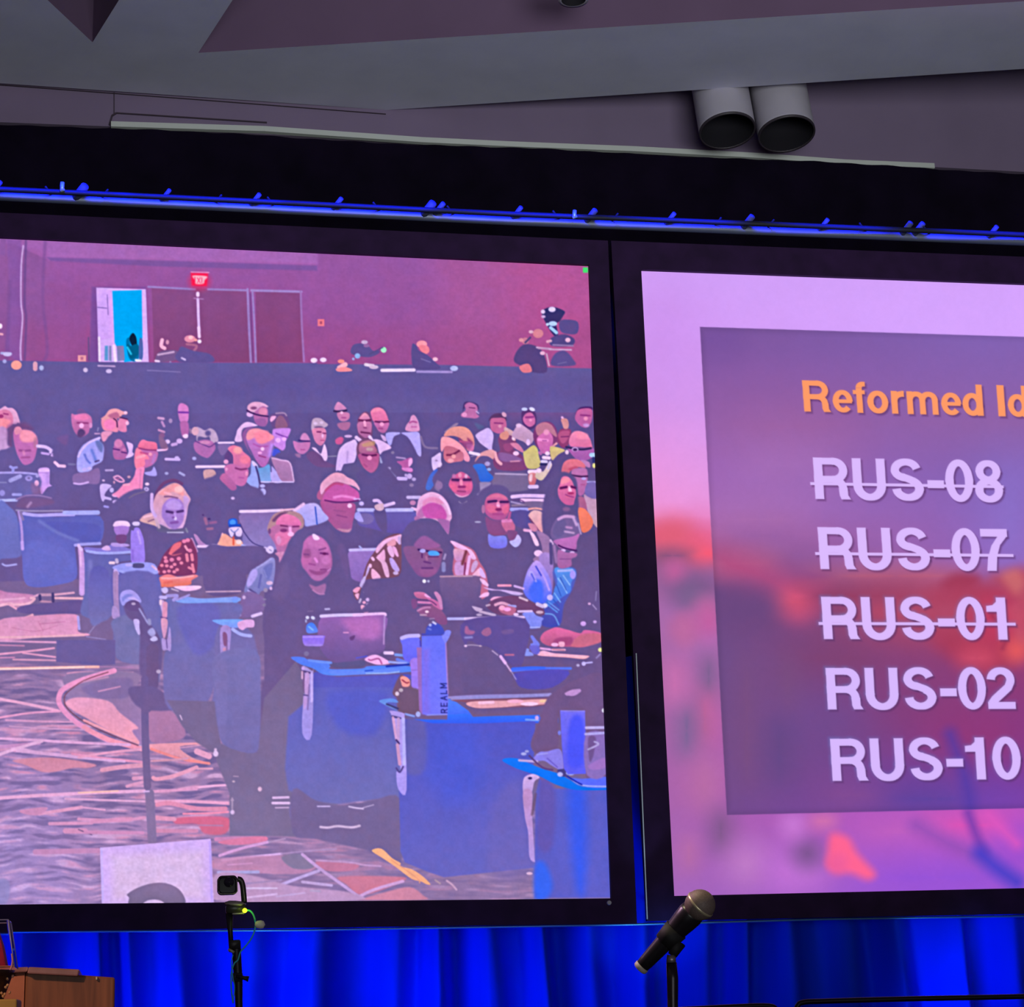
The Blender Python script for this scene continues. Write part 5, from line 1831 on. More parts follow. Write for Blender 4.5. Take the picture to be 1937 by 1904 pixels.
q 3c74ff/3860f8:s2 650,200 780,190 830,215 1000,208 1320,200 1315,245 900,262 540,262 400,232 650,235
l 7ca0ff:n 14 1220,235 1310,240
e c8a0e8:n 1300 222 14 16
p b49cf0/ac98f4:s2 225,170 330,190 330,240 345,750 285,745 270,620 300,600 270,400 235,210
l 584c90:n 14 240,210 300,225
p d8a4dc:n 238,225 258,230 275,380 262,380
l c8a0e0:n 24 285,230 282,380
l 503c80:n 14 270,385 290,410
l cc98cc:n:s2 24 278,420 295,560
l 584890:n 12 270,590 295,620 320,580
l b8b0ff:n:s3 22 322,230 328,560
e a8acf4 430 195 18 20
l 8cA0f8 14 340,195 400,210
o pictured_papers
l 9c90d8 24 680,80 1000,70 1400,52
p 8c5878:s2 700,90 1390,78 1360,130 1000,150 850,150 780,110
p e8a4b8:s2 780,120 850,100 1100,95 1390,85 1370,120 1200,130 1040,145 860,150
l fcc0e4:n 22 880,112 980,108
e f8b0d8:n 1140 100 60 14
e f8c8f4:n 1245 120 64 14
l ecc0a8:n 20 1330,100 1380,98
@ V
o pictured_person
p 74588c:s4 500,420 560,250 680,160 800,100 1010,110 1020,900 860,860 860,400 660,360 640,640 480,680 430,600
l c898dc:s3 26 715,215 760,195 810,190
p c090d4:s2 695,215 740,190 820,182 800,215 750,232
o pictured_table
q 5c60cc/6060c8:s5 560,960 1030,940 1062,1810 460,1812 460,1560 470,1000 500,870
p 3c5cf0:s30:n 720,980 860,980 860,1700 780,1700
p 3c68f8:s16:n 465,1560 540,1540 600,1700 560,1810 465,1810
p 6458b4:s16:n 500,900 620,960 600,1400 480,1400
p 1c78ff/1470f0:s2 210,740 240,718 330,722 420,760 520,800 650,840 740,890 830,940 1030,948 1030,965 800,968 640,930 500,860 380,820 300,790
p 5c6cfc:s2 720,870 830,880 1030,865 1030,945 870,945 780,900
l a4acff:n 10 740,875 830,930 1030,940
l 1c2cb0:n 12 700,850 790,905 830,925
p d0b0f0/c098dc:s2 370,900 390,860 450,842 500,868 460,900 440,980 400,1010 370,980
e 403478:n 425 875 16 10
p c090cc/b498e8:s2 370,980 440,980 440,1150 460,1480 460,1530 420,1490 410,1300 385,1180
l 705070:a.6:s4:n 20 470,1000 440,1160
e d8b8f4 420 1620 24 10
o pictured_plastic_bag
p 8c80ec:s2 450,720 500,670 560,665 650,645 680,700 680,810 600,780 540,740 480,740
l a49cf4:n 10 480,690 560,680
l 7060d0:n 10 560,720 640,790
e a8a8f0 375 685 22 12
e a0a0e8 400 665 16 10
l c0a8e8 18 340,735 480,745
l 5c4488:n 14 420,700 520,790 600,810
o pictured_box
p 4c4490:s2 640,810 700,800 760,790 740,850 660,860
e b0b0ff 660 845 22 18
e a8b0ff 740 835 34 18
o pictured_bottle
q 7870f8/6060f8:s2 660,345 720,355 790,355 855,345 862,840 720,845 690,800 675,640
l 9488ff:n 8 670,348 850,350
p 5058ff:s12:n 740,420 840,420 840,760 720,760
e 7c80f0 655 520 12 18
o pictured_glass
p 8c70c0:s4 860,540 1015,540 1022,840 870,850
l bcacf0 22 865,480 1010,478
l b0a4f0 20 860,530 1010,520
p 745898:n:s4 880,560 940,560 920,700 890,740
l b0a0e0:n 14 880,650 960,610 930,590
p a074c8:n:s4 880,780 960,730 1015,720 1015,790 920,810
e d8d0f0 1000 345 14 16
o pictured_stage_tape
@ Z
p fcb490/f8ac8c:s1.5 90,1195 160,1180 240,1250 300,1285 300,1310 380,1330 460,1380 520,1440 490,1440 450,1420 380,1400 260,1310 170,1250
l e89c84:n 8 230,1260 420,1395 440,1430
l c8a0c8 14 640,1415 680,1445 710,1480
l b898b0 12 555,1410 590,1435
e d8b0d8 1245 1362 20 9
o pictured_card
@ X
q d4b0f8:s1.5 763,818 1608,750 1632,1232 1632,1246 778,1246
q dcbcec:s30:n 850,880 1550,840 1560,1210 860,1220
l c8b0ff:n:s3 14 775,830 785,1230
l c4a4ff:n:s3 16 1602,770 1618,1228
o pictured_numeral
p 8c74a0/7c6c94:s2 972,1172 1060,1120 1180,1087 1290,1095 1380,1150 1410,1250 1240,1262 1000,1262 985,1200
e e0c0f4:n:s2 1175 1258 85 44
'''
ART_SLIDE_OUTER = '''
@ RA
e cc90ec:s200:a.7 150 400 160 200
e e868a0:s80:a.5 330 1380 110 90
e e0607c:s70 180 1400 110 90
e ff5c78:s60 340 1490 90 60
e e06080:s50 250 1480 80 40
e 7c5078:s50 190 1500 70 26
e 80588c:s90 300 1660 130 80
e c0609c:s50 200 1570 50 50
e 7c6090:s60 280 1700 60 60
e b06098:s50 250 1860 50 60
e b868a0:s60 360 1780 60 70
@ RB
e c06ca4:s60 250 240 50 60
e c460a4:s70 370 200 50 60
e 7c6090:s80 370 470 40 90
e c4649c:s80 350 680 50 110
e 806498:s80 260 740 50 120
e c870b0:s80 200 500 50 90
e b86ca8:s90 350 1000 90 130
e 80588c:s80 430 1240 50 90
e b86ca8:s70 270 1350 40 70
e c07cc8:s100 560 1400 90 90
e c070d4:s100 800 1440 140 110
e 7c5490:s70 860 1350 60 60
e c878d4:s60 790 1210 60 60
e d070b0:s50 940 1190 60 40
e c060c0:s150 1400 1240 250 90
e e054b8:s120 1700 1210 170 60
e 9854d8:s150 1500 1470 320 90
e a050d0:s100 1890 1330 90 110
p ff6494:s26 980,1255 1060,1270 1110,1350 1195,1445 1160,1480 1080,1450 970,1420 960,1340
e f0609c:s30 1010 1400 50 50
l 9450b8:s50 50 1400,1210 1560,1300 1720,1370
l 8040b0:s26 44 1660,1150 1700,1260 1740,1350
l 4c40c8:s40 70 1720,1350 1800,1420 1900,1490
l e058c0:s40 40 1760,1160 1900,1300
'''
ART_SLIDE_INNER = '''
@ RA
e 7450a0:s120:a.6 400 420 120 90
e 9c5c98:s200:a.6 760 860 300 130
e ac74bc:s200:a.6 750 1050 260 160
e 8c58a0:s90:a.6 640 1400 150 60
e 8c74d0:s200:a.7 1870 1300 160 260
e b070b0:s120:a.6 620 1320 200 70
e c07098:s90:a.8 520 1540 150 50
p b44c80:s90 420,1480 600,1520 780,1600 960,1640 900,1760 830,1810 760,1780 680,1700 560,1640 430,1580
e e05878:s70:a.9 800 1730 90 60
e c86880:s90:a.7 1300 1600 300 50
e 8c3c64:s80 1150 1700 260 50
e 6c4880:s90 560 1760 140 90
p b85068:s40 1780,1620 1850,1580 1960,1560 2200,1600 2200,1800 1900,2000 1860,1880 1880,1750
p d87874:s24:a.6 1830,1600 1900,1570 1937,1640 1880,1700
p 9c3858:s30 1530,1640 1600,1590 1700,1600 1700,1650 1620,1700 1560,1690
p a83858:s50 1450,1700 1720,1640 1860,1700 1900,1900 1800,2100 1500,1950
@ RB
e b04868:s120 1450 150 350 110
e c03c60:s70 1800 190 120 110
e e05860:s50 1900 340 60 60
e d04c68:s60 1700 380 90 50
p c85870:s24:a.5 1850,140 1900,110 1937,160 1937,300 1890,260
l 8c2c50:s16:a.7 14 1780,170 1850,260 1830,330
e 84407c:s160:a.8 1450 620 320 150
e 943878:s160:a.8 1700 760 240 140
e 704c90:s160:a.7 900 700 250 180
e 80406c:s100:a.5 980 380 200 90
e 5c44a0:s160:a.8 1500 1080 250 90
e 7844b0:s120:a.7 1800 1080 160 90
l 503ca8:s40:a.8 50 1570,760 1640,960 1680,1160
e 8c5090:s120:a.5 1080 1060 130 60
e 7c5080:s90:a.6 560 700 60 300
e 604884:s90:a.6 720 840 70 150
e 7c5080:s90:a.6 760 500 60 120
'''
# ================================================================ STRUCTURE
YW, YS, YF = 12.9, 11.0, 12.5            # rear wall, LED walls, ceiling fascia
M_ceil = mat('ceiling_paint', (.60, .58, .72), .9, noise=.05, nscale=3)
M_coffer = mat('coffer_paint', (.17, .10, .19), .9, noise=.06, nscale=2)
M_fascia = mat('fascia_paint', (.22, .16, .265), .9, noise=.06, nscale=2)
M_black = mat('black_drape_cloth', (.006, .003, .012), .95, noise=.3, nscale=4, spec=.1)
M_bezel = mat('black_frame_paint', (.030, .009, .055), .75, noise=.25, nscale=8, spec=.25)

fl = MB().box((-14, -8, -.1), (22, 13.2, 0)).done('floor', mat('carpet', (.05, .04, .06), .95, noise=.4, nscale=3)); tag(fl, kind='structure')
st = MB().box((-13.9, 5.0, 0), (21.9, 12.88, .6)).done('stage_platform', mat('stage_deck', (.03, .03, .035), .7, noise=.2)); tag(st, kind='structure')
wl = MB().box((-14, YW, -.1), (22, YW + .2, 10)).done('wall_back', mat('wall_paint', (.05, .04, .05), .9)); tag(wl, kind='structure')

# ceiling slab with recessed coffers
H1 = at(365, 187.5, YF).z
def cz(px, py): p = atz(px, py, H1); return Vector((p.x, min(p.y, YF), H1))
outer = [cz(-420, 128.5), cz(730, 215), cz(2250, 110), cz(2450, -520), cz(-420, -520)]
holeA = [cz(90, 0), cz(175, 80), cz(225, 0), cz(290, -104), cz(-30, -104)]
holeB = [cz(375, 100), cz(2150, -11), cz(2200, -420), cz(700, -420), cz(440, 0)]
polys = [outer, holeA, holeB]
tri = tessellate_polygon(polys); V = [p for q in polys for p in q]
ce = link('ceiling', V + [p + Vector((0, 0, .02)) for p in V], [tuple(t) for t in tri], M_ceil); tag(ce, kind='structure')
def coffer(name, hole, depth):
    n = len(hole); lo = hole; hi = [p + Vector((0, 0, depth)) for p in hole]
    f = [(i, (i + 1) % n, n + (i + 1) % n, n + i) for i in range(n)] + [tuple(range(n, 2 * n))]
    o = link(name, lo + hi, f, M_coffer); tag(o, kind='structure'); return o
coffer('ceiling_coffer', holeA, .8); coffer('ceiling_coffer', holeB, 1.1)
hC = [cz(730, 215), cz(2250, 110), Vector((at(2250, 330, YF).x, YF, H1))]
n3 = [p + Vector((0, 0, .9)) for p in hC]
o = link('ceiling_coffer', hC + n3, [(0, 1, 4, 3), (1, 2, 5, 4), (3, 4, 5)], M_ceil); tag(o, kind='structure')
# fascia above the stage, with its access panel seams and the pale bead along its foot
zb = [at(x, y, YF) for x, y in ((-420, 212), (0, 231), (210, 239), (800, 270), (1440, 298), (1937, 325), (2300, 345))]
fa = MB()
for a, b in zip(zb[:-1], zb[1:]):
    fa.slab([a, b, Vector((b.x, YF, H1 + .9)), Vector((a.x, YF, H1 + .9))], .15)
o = fa.done('wall_fascia', M_fascia); tag(o, kind='structure')
M_seam = mat('panel_gap', (.06, .04, .06), .9)
def strip(name, pts, w, m, Y, d=.02):
    mb = MB()
    for (x0, y0), (x1, y1) in zip(pts[:-1], pts[1:]):
        a, b = at(x0, y0, Y), at(x1, y1, Y); t = (b - a).normalized(); nrm = Vector((-t.z, 0, t.x)) * w / 2
        mb.slab([a - nrm, b - nrm, b + nrm, a + nrm], d)
    return mb.done(name, m)
for pts, wd in (([(0, 160), (365, 187), (730, 215)], .003), ([(216, 174), (216, 214)], .005), ([(207, 236), (212, 218), (220, 213)], .010), ([(220, 213), (505, 231)], .007), ([(-200, 146), (0, 160)], .003)):
    o = strip('trim_1', pts, wd, M_seam, YF - .012); o.name = 'trim_1'; tag(o, kind='structure')
o = strip('trim_2', [(210, 234), (500, 243), (800, 264), (968, 272), (1200, 281), (1440, 294), (1600, 306), (1768, 313)], .036, mat('bead_paint', (.62, .64, .62), .8), YF - .05, .04); tag(o, kind='structure')

# black drape that closes the gap between the fascia and the truss
rng = random.Random(4)
mb = MB(); N = 260; xs = [at(-420, 231, 12.3).x + (at(2300, 300, 12.3).x - at(-420, 231, 12.3).x) * i / N for i in range(N + 1)]
ztop = lambda x: float(np.interp(x, [p.x * 12.3 / YF for p in zb], [at(q[0], q[1] + 3, 12.3).z for q in ((-420, 212), (0, 231), (210, 239), (800, 270), (1440, 298), (1937, 325), (2300, 345))]))
v = []; f = []
for i, x in enumerate(xs):
    y = 12.3 + .006 * math.sin(i * .9) + .004 * math.sin(i * .37 + 1)
    v += [(x, y, ztop(x) + .006 * math.sin(i * .11)), (x, y, .6)]
for i in range(N): f.append((2 * i, 2 * i + 1, 2 * i + 3, 2 * i + 2))
o = link('black_drape', v, f, M_black, smooth=True); tag(o, 'black masking drape hanging from the ceiling fascia behind the truss and screens', 'drape')

# ================================================================ BLUE STAGE CURTAIN under and behind the LED walls
def curtain_mat():
    m = bpy.data.materials.new('blue_velour'); m.use_nodes = True; nt = m.node_tree; b = nt.nodes['Principled BSDF']
    tc = nt.nodes.new('ShaderNodeTexCoord'); mp = nt.nodes.new('ShaderNodeMapping'); mp.inputs['Scale'].default_value = (3, 1, .15)
    n = nt.nodes.new('ShaderNodeTexNoise'); n.inputs['Scale'].default_value = 2; n.inputs['Detail'].default_value = 6
    r = nt.nodes.new('ShaderNodeValToRGB'); r.color_ramp.elements[0].color = (.004, .03, .70, 1); r.color_ramp.elements[1].color = (.008, .07, .92, 1)
    nt.links.new(tc.outputs['Object'], mp.inputs[0]); nt.links.new(mp.outputs[0], n.inputs['Vector']); nt.links.new(n.outputs['Fac'], r.inputs[0]); nt.links.new(r.outputs[0], b.inputs['Base Color'])
    b.inputs['Roughness'].default_value = .9; b.inputs['Specular IOR Level'].default_value = .1; b.inputs['Specular IOR Level'].default_value = 0
    return m
rng = random.Random(11); YC = 11.45
x0, x1 = at(-450, 1800, YC).x, at(2350, 1800, YC).x
ks = []; x = x0
while x < x1:
    ks.append((x, rng.uniform(.3, 1.)));  x += rng.uniform(.08, .24)
kx = [k[0] for k in ks]; kd = [(.17 if i % 2 else -.17) * k[1] for i, k in enumerate(ks)]
NX = 1100; NZ = 8; v = []; f = []; ztc = at(968, 1240, YC).z
for j in range(NZ + 1):
    for i in range(NX + 1):
        x = x0 + (x1 - x0) * i / NX
        q = np.searchsorted(kx, x); q = min(max(q, 1), len(kx) - 1); t = (x - kx[q - 1]) / (kx[q] - kx[q - 1]); t = min(max(t, 0), 1); t = t * t * (3 - 2 * t)
        z = .62 + (ztc - .62) * j / NZ
        y = YC + (kd[q - 1] + (kd[q] - kd[q - 1]) * t) * (1 - .15 * j / NZ) + .01 * math.sin(x * 41 + j)
        v.append((x + .03 * math.sin(j * .8 + x * 3), y, z))
for j in range(NZ):
    for i in range(NX): a = j * (NX + 1) + i; f.append((a, a + 1, a + NX + 2, a + NX + 1))
cu = link('stage_curtain', v, f, curtain_mat(), smooth=True)
tag(cu, 'royal blue pleated stage curtain lit blue below the two big screens', 'curtain')
BLUE = (.0, .085, 1.0)
lampx = lambda px: at(px, 1850, 10.6).x
for px, e in ((-150, 26), (150, 28), (420, 30), (650, 34), (900, 30), (1120, 15), (1320, 15), (1560, 5), (1960, 34)):
    lamp('curtain_uplight', 'AREA', (lampx(px) - .55, 10.75, .8), (lampx(px), 11.4, 1.85), e * .075, BLUE, .35, .10, spread=50)
for px, e in ((500, 3), (1240, 6), (1800, 2)):
    p = at(px, 1752, 11.2); lamp('rail_light', 'SPOT', (p.x, 10.75, p.z - .35), (p.x, 11.2, p.z), e, (.1, .45, 1), .03, spot=70)

# ================================================================ TRUSS
M_truss = mat('truss_aluminium', (.20, .22, .34), .5, metal=.5, noise=.1)
M_truss_dim = mat('truss_dim_tube', (.022, .024, .04), .6, metal=.4, noise=.1)  # darker truss copy: the weak light on the upper chord is in its colour
M_rung = mat('truss_rung_plate', (.10, .11, .20), .7, metal=.3, noise=.1)
tr = thing('lighting_truss', 'long horizontal ladder truss glowing blue above both screens', 'truss')
LT = [(-300, 358.5), (0, 371), (484, 394), (968, 418), (1450, 437), (1937, 457), (2300, 471)]
YT = 11.15
low = [at(x, y, YT) for x, y in LT]; up = [at(x, y - 13, YT - .09) + Vector((0, 0, 0)) for x, y in LT]
MB().tube(low, .026, 14).done('lower_chord', M_truss, tr, True)
MB().tube(up, .016, 12).done('upper_chord', M_truss_dim, tr, True)
def chord(px, dy=0, Y=YT): return at(px, float(np.interp(px, [a for a, b in LT], [b for a, b in LT])) + dy, Y)
rungs = [(150, 16), (310, 8), (480, 9), (635, 9), (808, 16), (828, 10), (975, 9), (1115, 12), (1265, 9), (1412, 13), (1555, 9), (1712, 12), (1735, 12), (1875, 10), (2030, 9), (-10, 9), (-170, 9)]
for px, wd in rungs:
    a = chord(px - 9, -1, YT + .0); b = chord(px + 11, -27, YT - .1)
    MB().tube([a, b], wd * .0015, 10).done('rung', M_rung, tr, True)
for px in (100, 190, 405, 520, 720, 860, 1060, 1155, 1350, 1450, 1640, 1760, 1935):
    a = chord(px, -4, YT + .0); b = chord(px + (14 if px % 20 else -14), -22, YT - .1)
    MB().tube([a, b], .006, 8).done('brace', M_truss_dim, tr, True)
for px, y0, y1 in ((118, 345, 361), (1087, 398, 412)):
    c = mat('clamp_metal', (.5, .7, .9), .4, metal=.5)
    h = thing('truss_clamp', 'small pale hanging clamp on the blue truss, %s one' % ('left' if px < 500 else 'right'), 'clamp', 'hanging clamps on the truss')
    MB().tube([at(px, y0, YT - .12), at(px - 1, y1, YT - .12)], .012, 10).done('clamp_bolt', c, h, True)
    MB().tube([at(px - 4, y1, YT - .12), at(px + 4, y1 - 3, YT - .12)], .009, 8).done('clamp_jaw', c, h, True)
# blue batten fixtures riding just behind the truss
for i in range(9):
    px = -200 + i * 290
    p = chord(px, -34, YT - .25)
    lamp('truss_wash', 'AREA', tuple(p + Vector((0, -.05, .12))), tuple(chord(px, 0, YT)), 4.0, (.0, .010, 1.0), .9, .05, spread=40)

# ================================================================ LED WALLS
def led_mat():
    m = bpy.data.materials.new('led_pixels'); m.use_nodes = True; nt = m.node_tree
    for n in list(nt.nodes): nt.nodes.remove(n)
    a = nt.nodes.new('ShaderNodeAttribute'); a.attribute_name = 'pixel'
    e = nt.nodes.new('ShaderNodeEmission'); o = nt.nodes.new('ShaderNodeOutputMaterial')
    nt.links.new(a.outputs['Color'], e.inputs['Color']); nt.links.new(e.outputs[0], o.inputs[0]); e.inputs[1].default_value = 1
    m.cycles.emission_sampling = 'NONE'
    return m
M_led = led_mat()
def s2l(c): return np.where(c <= .04045, c / 12.92, ((c + .055) / 1.055) ** 2.4)
def led_picture(P, corners, nu, nv, mirror, parent, top_name):
    """corners: TL, TR, BR, BL on the wall plane. Splits the lit pixels into one mesh per pictured element."""
    TL, TR, BR, BL = [np.array(c) for c in corners]
    u = np.linspace(0, 1, nu + 1)[None, :, None]; t = np.linspace(0, 1, nv + 1)[:, None, None]
    W3 = (TL * (1 - u) + TR * u) * (1 - t) + (BL * (1 - u) + BR * u) * t
    C = (W3 - CAM) @ RW                                   # each LED projected through the camera to its image pixel
    px = CX + FPX * C[..., 0] / -C[..., 2]; py = CY - FPX * C[..., 1] / -C[..., 2]
    if mirror: px = np.abs(px)
    gx = np.clip(px - P.x0 - .5, 0, P.w - 1.001); gy = np.clip(py - P.y0 - .5, 0, P.h - 1.001)
    ix = gx.astype(int); iy = gy.astype(int); fx = (gx - ix)[..., None]; fy = (gy - iy)[..., None]
    I = P.img; c = (I[iy, ix] * (1 - fx) + I[iy, ix + 1] * fx) * (1 - fy) + (I[iy + 1, ix] * (1 - fx) + I[iy + 1, ix + 1] * fx) * fy
    col = s2l(np.clip(c, 0, 1)).astype(np.float32)
    ids = P.ids[iy, ix]
    if mirror: ids = np.where(px + 0 * px < 0, 0, ids); ids[(CX + FPX * C[..., 0] / -C[..., 2]) < 0] = 0
    fid = ids[:-1, :-1]
    idx = np.arange((nu + 1) * (nv + 1)).reshape(nv + 1, nu + 1)
    quads = np.stack([idx[:-1, :-1], idx[1:, :-1], idx[1:, 1:], idx[:-1, 1:]], -1).reshape(-1, 4)
    vv = W3.reshape(-1, 3).astype(np.float32); cc = col.reshape(-1, 3); fid = fid.reshape(-1)
    cnt = np.bincount(fid, minlength=len(P.names))
    fid = np.where(cnt[fid] < 40, 0, fid)
    root = None
    for k in range(len(P.names)):
        q = quads[fid == k]
        if not len(q): continue
        used, inv = np.unique(q, return_inverse=True); inv = inv.reshape(-1)
        me = bpy.data.meshes.new(P.names[k] if k else top_name)
        me.vertices.add(len(used)); me.vertices.foreach_set('co', vv[used].ravel())
        me.loops.add(len(inv)); me.loops.foreach_set('vertex_index', inv.astype(np.int32))
        me.polygons.add(len(q)); me.polygons.foreach_set('loop_start', np.arange(0, len(inv), 4, dtype=np.int32))
        me.update(calc_edges=True)
        at_ = me.color_attributes.new('pixel', 'FLOAT_COLOR', 'POINT')
        at_.data.foreach_set('color', np.concatenate([cc[used], np.ones((len(used), 1), np.float32)], 1).ravel())
        me.materials.append(M_led)
        o = bpy.data.objects.new(me.name, me); COL.objects.link(o); o.parent = parent if root is None else root
        if root is None: root = o
    return root
def frame_ring(name, inner, outer, Y, depth, parent):
    mb = MB()
    for i in range(4):
        j = (i + 1) % 4; mb.slab([inner[i], inner[j], outer[j], outer[i]], depth)
    return mb.done(name, M_bezel, parent)

lw = thing('video_screen', 'large LED screen on the left showing a hall of seated delegates at blue tables', 'screen')
LC = [(-260, 435.5), (1114.5, 500), (1156.5, 1698.5), (-260, 1713)]
LO = [(-300, 388), (1150, 455), (1205, 1746), (-300, 1765)]
frame_ring('frame', [at(x, y, YS - .03) for x, y in LC], [at(x, y, YS - .03) for x, y in LO], YS, .04, lw)
MB().slab([at(x, y, YS + .05) for x, y in ((-290, 1760), (1180, 1742), (1130, 458), (-290, 392))], .18).done('cabinet', M_bezel, lw)
led_picture(paint_video(), [at(x, y, YS) for x, y in LC], 1130, 1000, True, lw, 'picture')
b = MB().lathe(at(1152, 1707, YS - .03), (0, -1, 0), [(0, .012), (.011, .012), (.013, 0)], 16).done('corner_stud', mat('stud_plastic', (.5, .48, .52), .6), lw); b['label'] = 'small pale grey round stud'

rw = thing('slide_screen', 'large LED screen on the right showing a slide listing RUS numbers', 'screen')
RC = [(1213, 509), (2190, 545.5), (2190, 1673.5), (1275.5, 1694)]
RO = [(1156, 455), (2230, 497), (2230, 1722), (1225, 1741)]
frame_ring('frame', [at(x, y, YS - .03) for x, y in RC], [at(x, y, YS - .03) for x, y in RO], YS, .04, rw)
MB().slab([at(x, y, YS + .05) for x, y in ((1262, 1735), (2220, 1718), (2220, 502), (1200, 462))], .18).done('cabinet', M_bezel, rw)
led_picture(paint_slide(), [at(x, y, YS) for x, y in RC], 760, 940, False, rw, 'picture')
es = strip('edge_strip', [(1203.5, 1235), (1210.5, 1400), (1217, 1560), (1224.5, 1738)], .0055, mat('edge_metal', (.62, .72, .8), .3, metal=.3, emit=0), YS - .036, .01)
es.parent = rw; es['label'] = 'thin pale metal edge strip'
lamp('edge_light', 'SPOT', tuple(at(1208, 1790, 10.6)), tuple(at(1215, 1500, YS)), 5, (.55, .75, 1), .03, spot=30)
# rail that carries the curtain just under the screens
cr = thing('curtain_rail', 'thin horizontal pipe along the top of the blue curtain under the screens', 'rail')
MB().tube([at(x, y, 11.2) for x, y in ((-300, 1766), (0, 1762), (560, 1759), (1200, 1748), (1560, 1738), (1937, 1732), (2250, 1724))], .007, 10).done('pipe', mat('rail_metal', (.2, .5, .8), .35, metal=.7), cr, True)

# ================================================================ CEILING FIXTURES
M_can = mat('fixture_enamel', (.46, .42, .50), .55, noise=.04)
M_canin = mat('fixture_inside', (.008, .006, .012), .9)
def can(px, py, wpx, Y, zt, label):
    t = thing('ceiling_spotlight', label, 'spotlight', 'cylinder spotlights under the ceiling beam')
    c = at(px, py, Y); r = wpx / 2 * (c - Vector(CAM)).length / FPX
    top = zt - c.z; ax_ = Vector((-.02, .26, 1)).normalized()
    MB().lathe(c, ax_, [(r * .95, .03), (r * .97, .0), (r, .004), (r, .03), (r, top)], 48).done('housing', M_can, t, True)
    MB().lathe(c, ax_, [(r * .955, .004), (r * .93, .1), (r * .93, .34), (0, .35)], 40).done('reflector', M_canin, t, True)
    MB().lathe(c, ax_, [(r * .94, .001), (r * .94, -.004), (r * 1.005, -.004), (r * 1.005, .012)], 48).done('rim', mat('rim_dark', (.04, .03, .04), .5), t, True)
    return t
can(1376, 248, 105, 12.0, H1 + .85, 'off-white cylinder ceiling spotlight, the left of the pair under the beam')
can(1488, 254, 106, 12.0, H1 + .85, 'off-white cylinder ceiling spotlight, the right of the pair under the beam')
# small recessed fitting at the top edge of the picture
t = thing('downlight', 'small round fitting with a pale metal ring high in the ceiling recess', 'light')
c = at(1085, 0, 10.6); r = 28 * (c - Vector(CAM)).length / FPX
MB().lathe(c, (0, .05, 1), [(r * .8, .0), (r, .0), (r, .06), (r * .8, .12), (r * .3, .16), (.012, .2), (.012, H1 + 1.1 - c.z)], 32).done('canopy', mat('ring_metal', (.6, .56, .6), .35, metal=.4), t, True)
MB().lathe(c, (0, .05, 1), [(r * .78, .002), (r * .7, .05), (0, .06)], 32).done('lens', M_canin, t, True)

# ================================================================ WEBCAM on its stand
YA = 4.2
A = lambda x, y, Y=YA: at(x, y, Y)
u = (A(900, 1700) - A(800, 1700)).length / 100           # metres per photo pixel at this distance
M_blk = mat('camera_plastic', (.03, .025, .025), .35, noise=.15, nscale=30)
M_blkm = mat('stand_metal', (.02, .016, .022), .45, metal=.3, noise=.15, nscale=20)
M_gry = mat('grey_edge_metal', (.42, .36, .34), .45, metal=.3)  # even pale grey for edges, turntable, plate and screw
wc = thing('webcam', 'small black swivel camera on a post in front of the left screen', 'camera')
def rbox(cx, cy, w, h, d, Y, rot=0, bev=5, n=6):
    """rounded box facing the hall, sizes in photo pixels"""
    c = A(cx, cy, Y); pts = []
    for sx, sy, a0 in ((1, 1, 0), (-1, 1, 90), (-1, -1, 180), (1, -1, 270)):
        for k in range(n + 1):
            a = math.radians(a0 + 90 * k / n); x = sx * (w / 2 - bev) + bev * math.cos(a); z = sy * (h / 2 - bev) + bev * math.sin(a)
            cr, sr = math.cos(rot), math.sin(rot); pts.append((x * cr - z * sr, x * sr + z * cr))
    m = len(pts); v = []
    for dd, sc in ((-.5, .90), (-.44, 1), (.44, 1), (.5, .94)):
        v += [c + Vector((x * u * sc, d * u * dd, z * u * sc)) for x, z in pts]
    f = [tuple(range(m))[::-1]] + [(j * m + i, j * m + (i + 1) % m, (j + 1) * m + (i + 1) % m, (j + 1) * m + i) for j in range(3) for i in range(m)] + [tuple(3 * m + i for i in range(m))]
    return v, f
MB().add(*rbox(430, 1674, 36, 34, 30, YA, .02, 8)).done('camera_body', M_blk, wc, True)
MB().add(*rbox(430, 1674, 31, 29, 3, YA - .022, .02, 7)).done('front_glass', mat('camera_glass', (.008, .006, .010), .35, spec=.15), wc, True)
MB().lathe(A(433, 1668, YA - .024), (0, -1, 0), [(0, .004), (6 * u, .003), (9 * u, 0), (10 * u, -.004)], 28).done('lens', mat('lens_glass', (.02, .015, .03), .2, spec=.4), wc, True)
MB().tube([A(*p, YA - .02) for p in ((414, 1661), (414, 1688), (418, 1690), (446, 1689), (449, 1685), (448, 1663))], .8 * u, 6).done('trim_edge', M_gry, wc, True)
MB().tube(smooth_path([A(449, 1662, YA + .004), A(455, 1664, YA + .004), A(459, 1674, YA + .004), A(461, 1692, YA + .004), A(462, 1706, YA + .002)], 5), [4 * u, 5 * u] + [5.5 * u] * 20 if False else 5.2 * u, 12).done('bracket_arm', M_blk, wc, True)
MB().tube([A(458, 1665, YA - .003), A(461, 1685, YA - .003), A(463, 1703, YA - .003)], .9 * u, 6).done('bracket_edge', M_gry, wc, True)
MB().lathe(A(445, 1709), (.08, -.12, 1), [(0, 6 * u), (12 * u, 5 * u), (19 * u, 2 * u), (20 * u, 0), (18 * u, -2 * u), (0, -2 * u)], 32).done('turntable', M_gry, wc, True)
MB().add(*rbox(446, 1719, 36, 16, 34, YA + .002, 0, 4)).done('base_block', M_blk, wc, True)
MB().add(*rbox(450, 1728, 22, 3, 26, YA - .006, .03, 1)).done('mounting_plate', M_gry, wc, True)
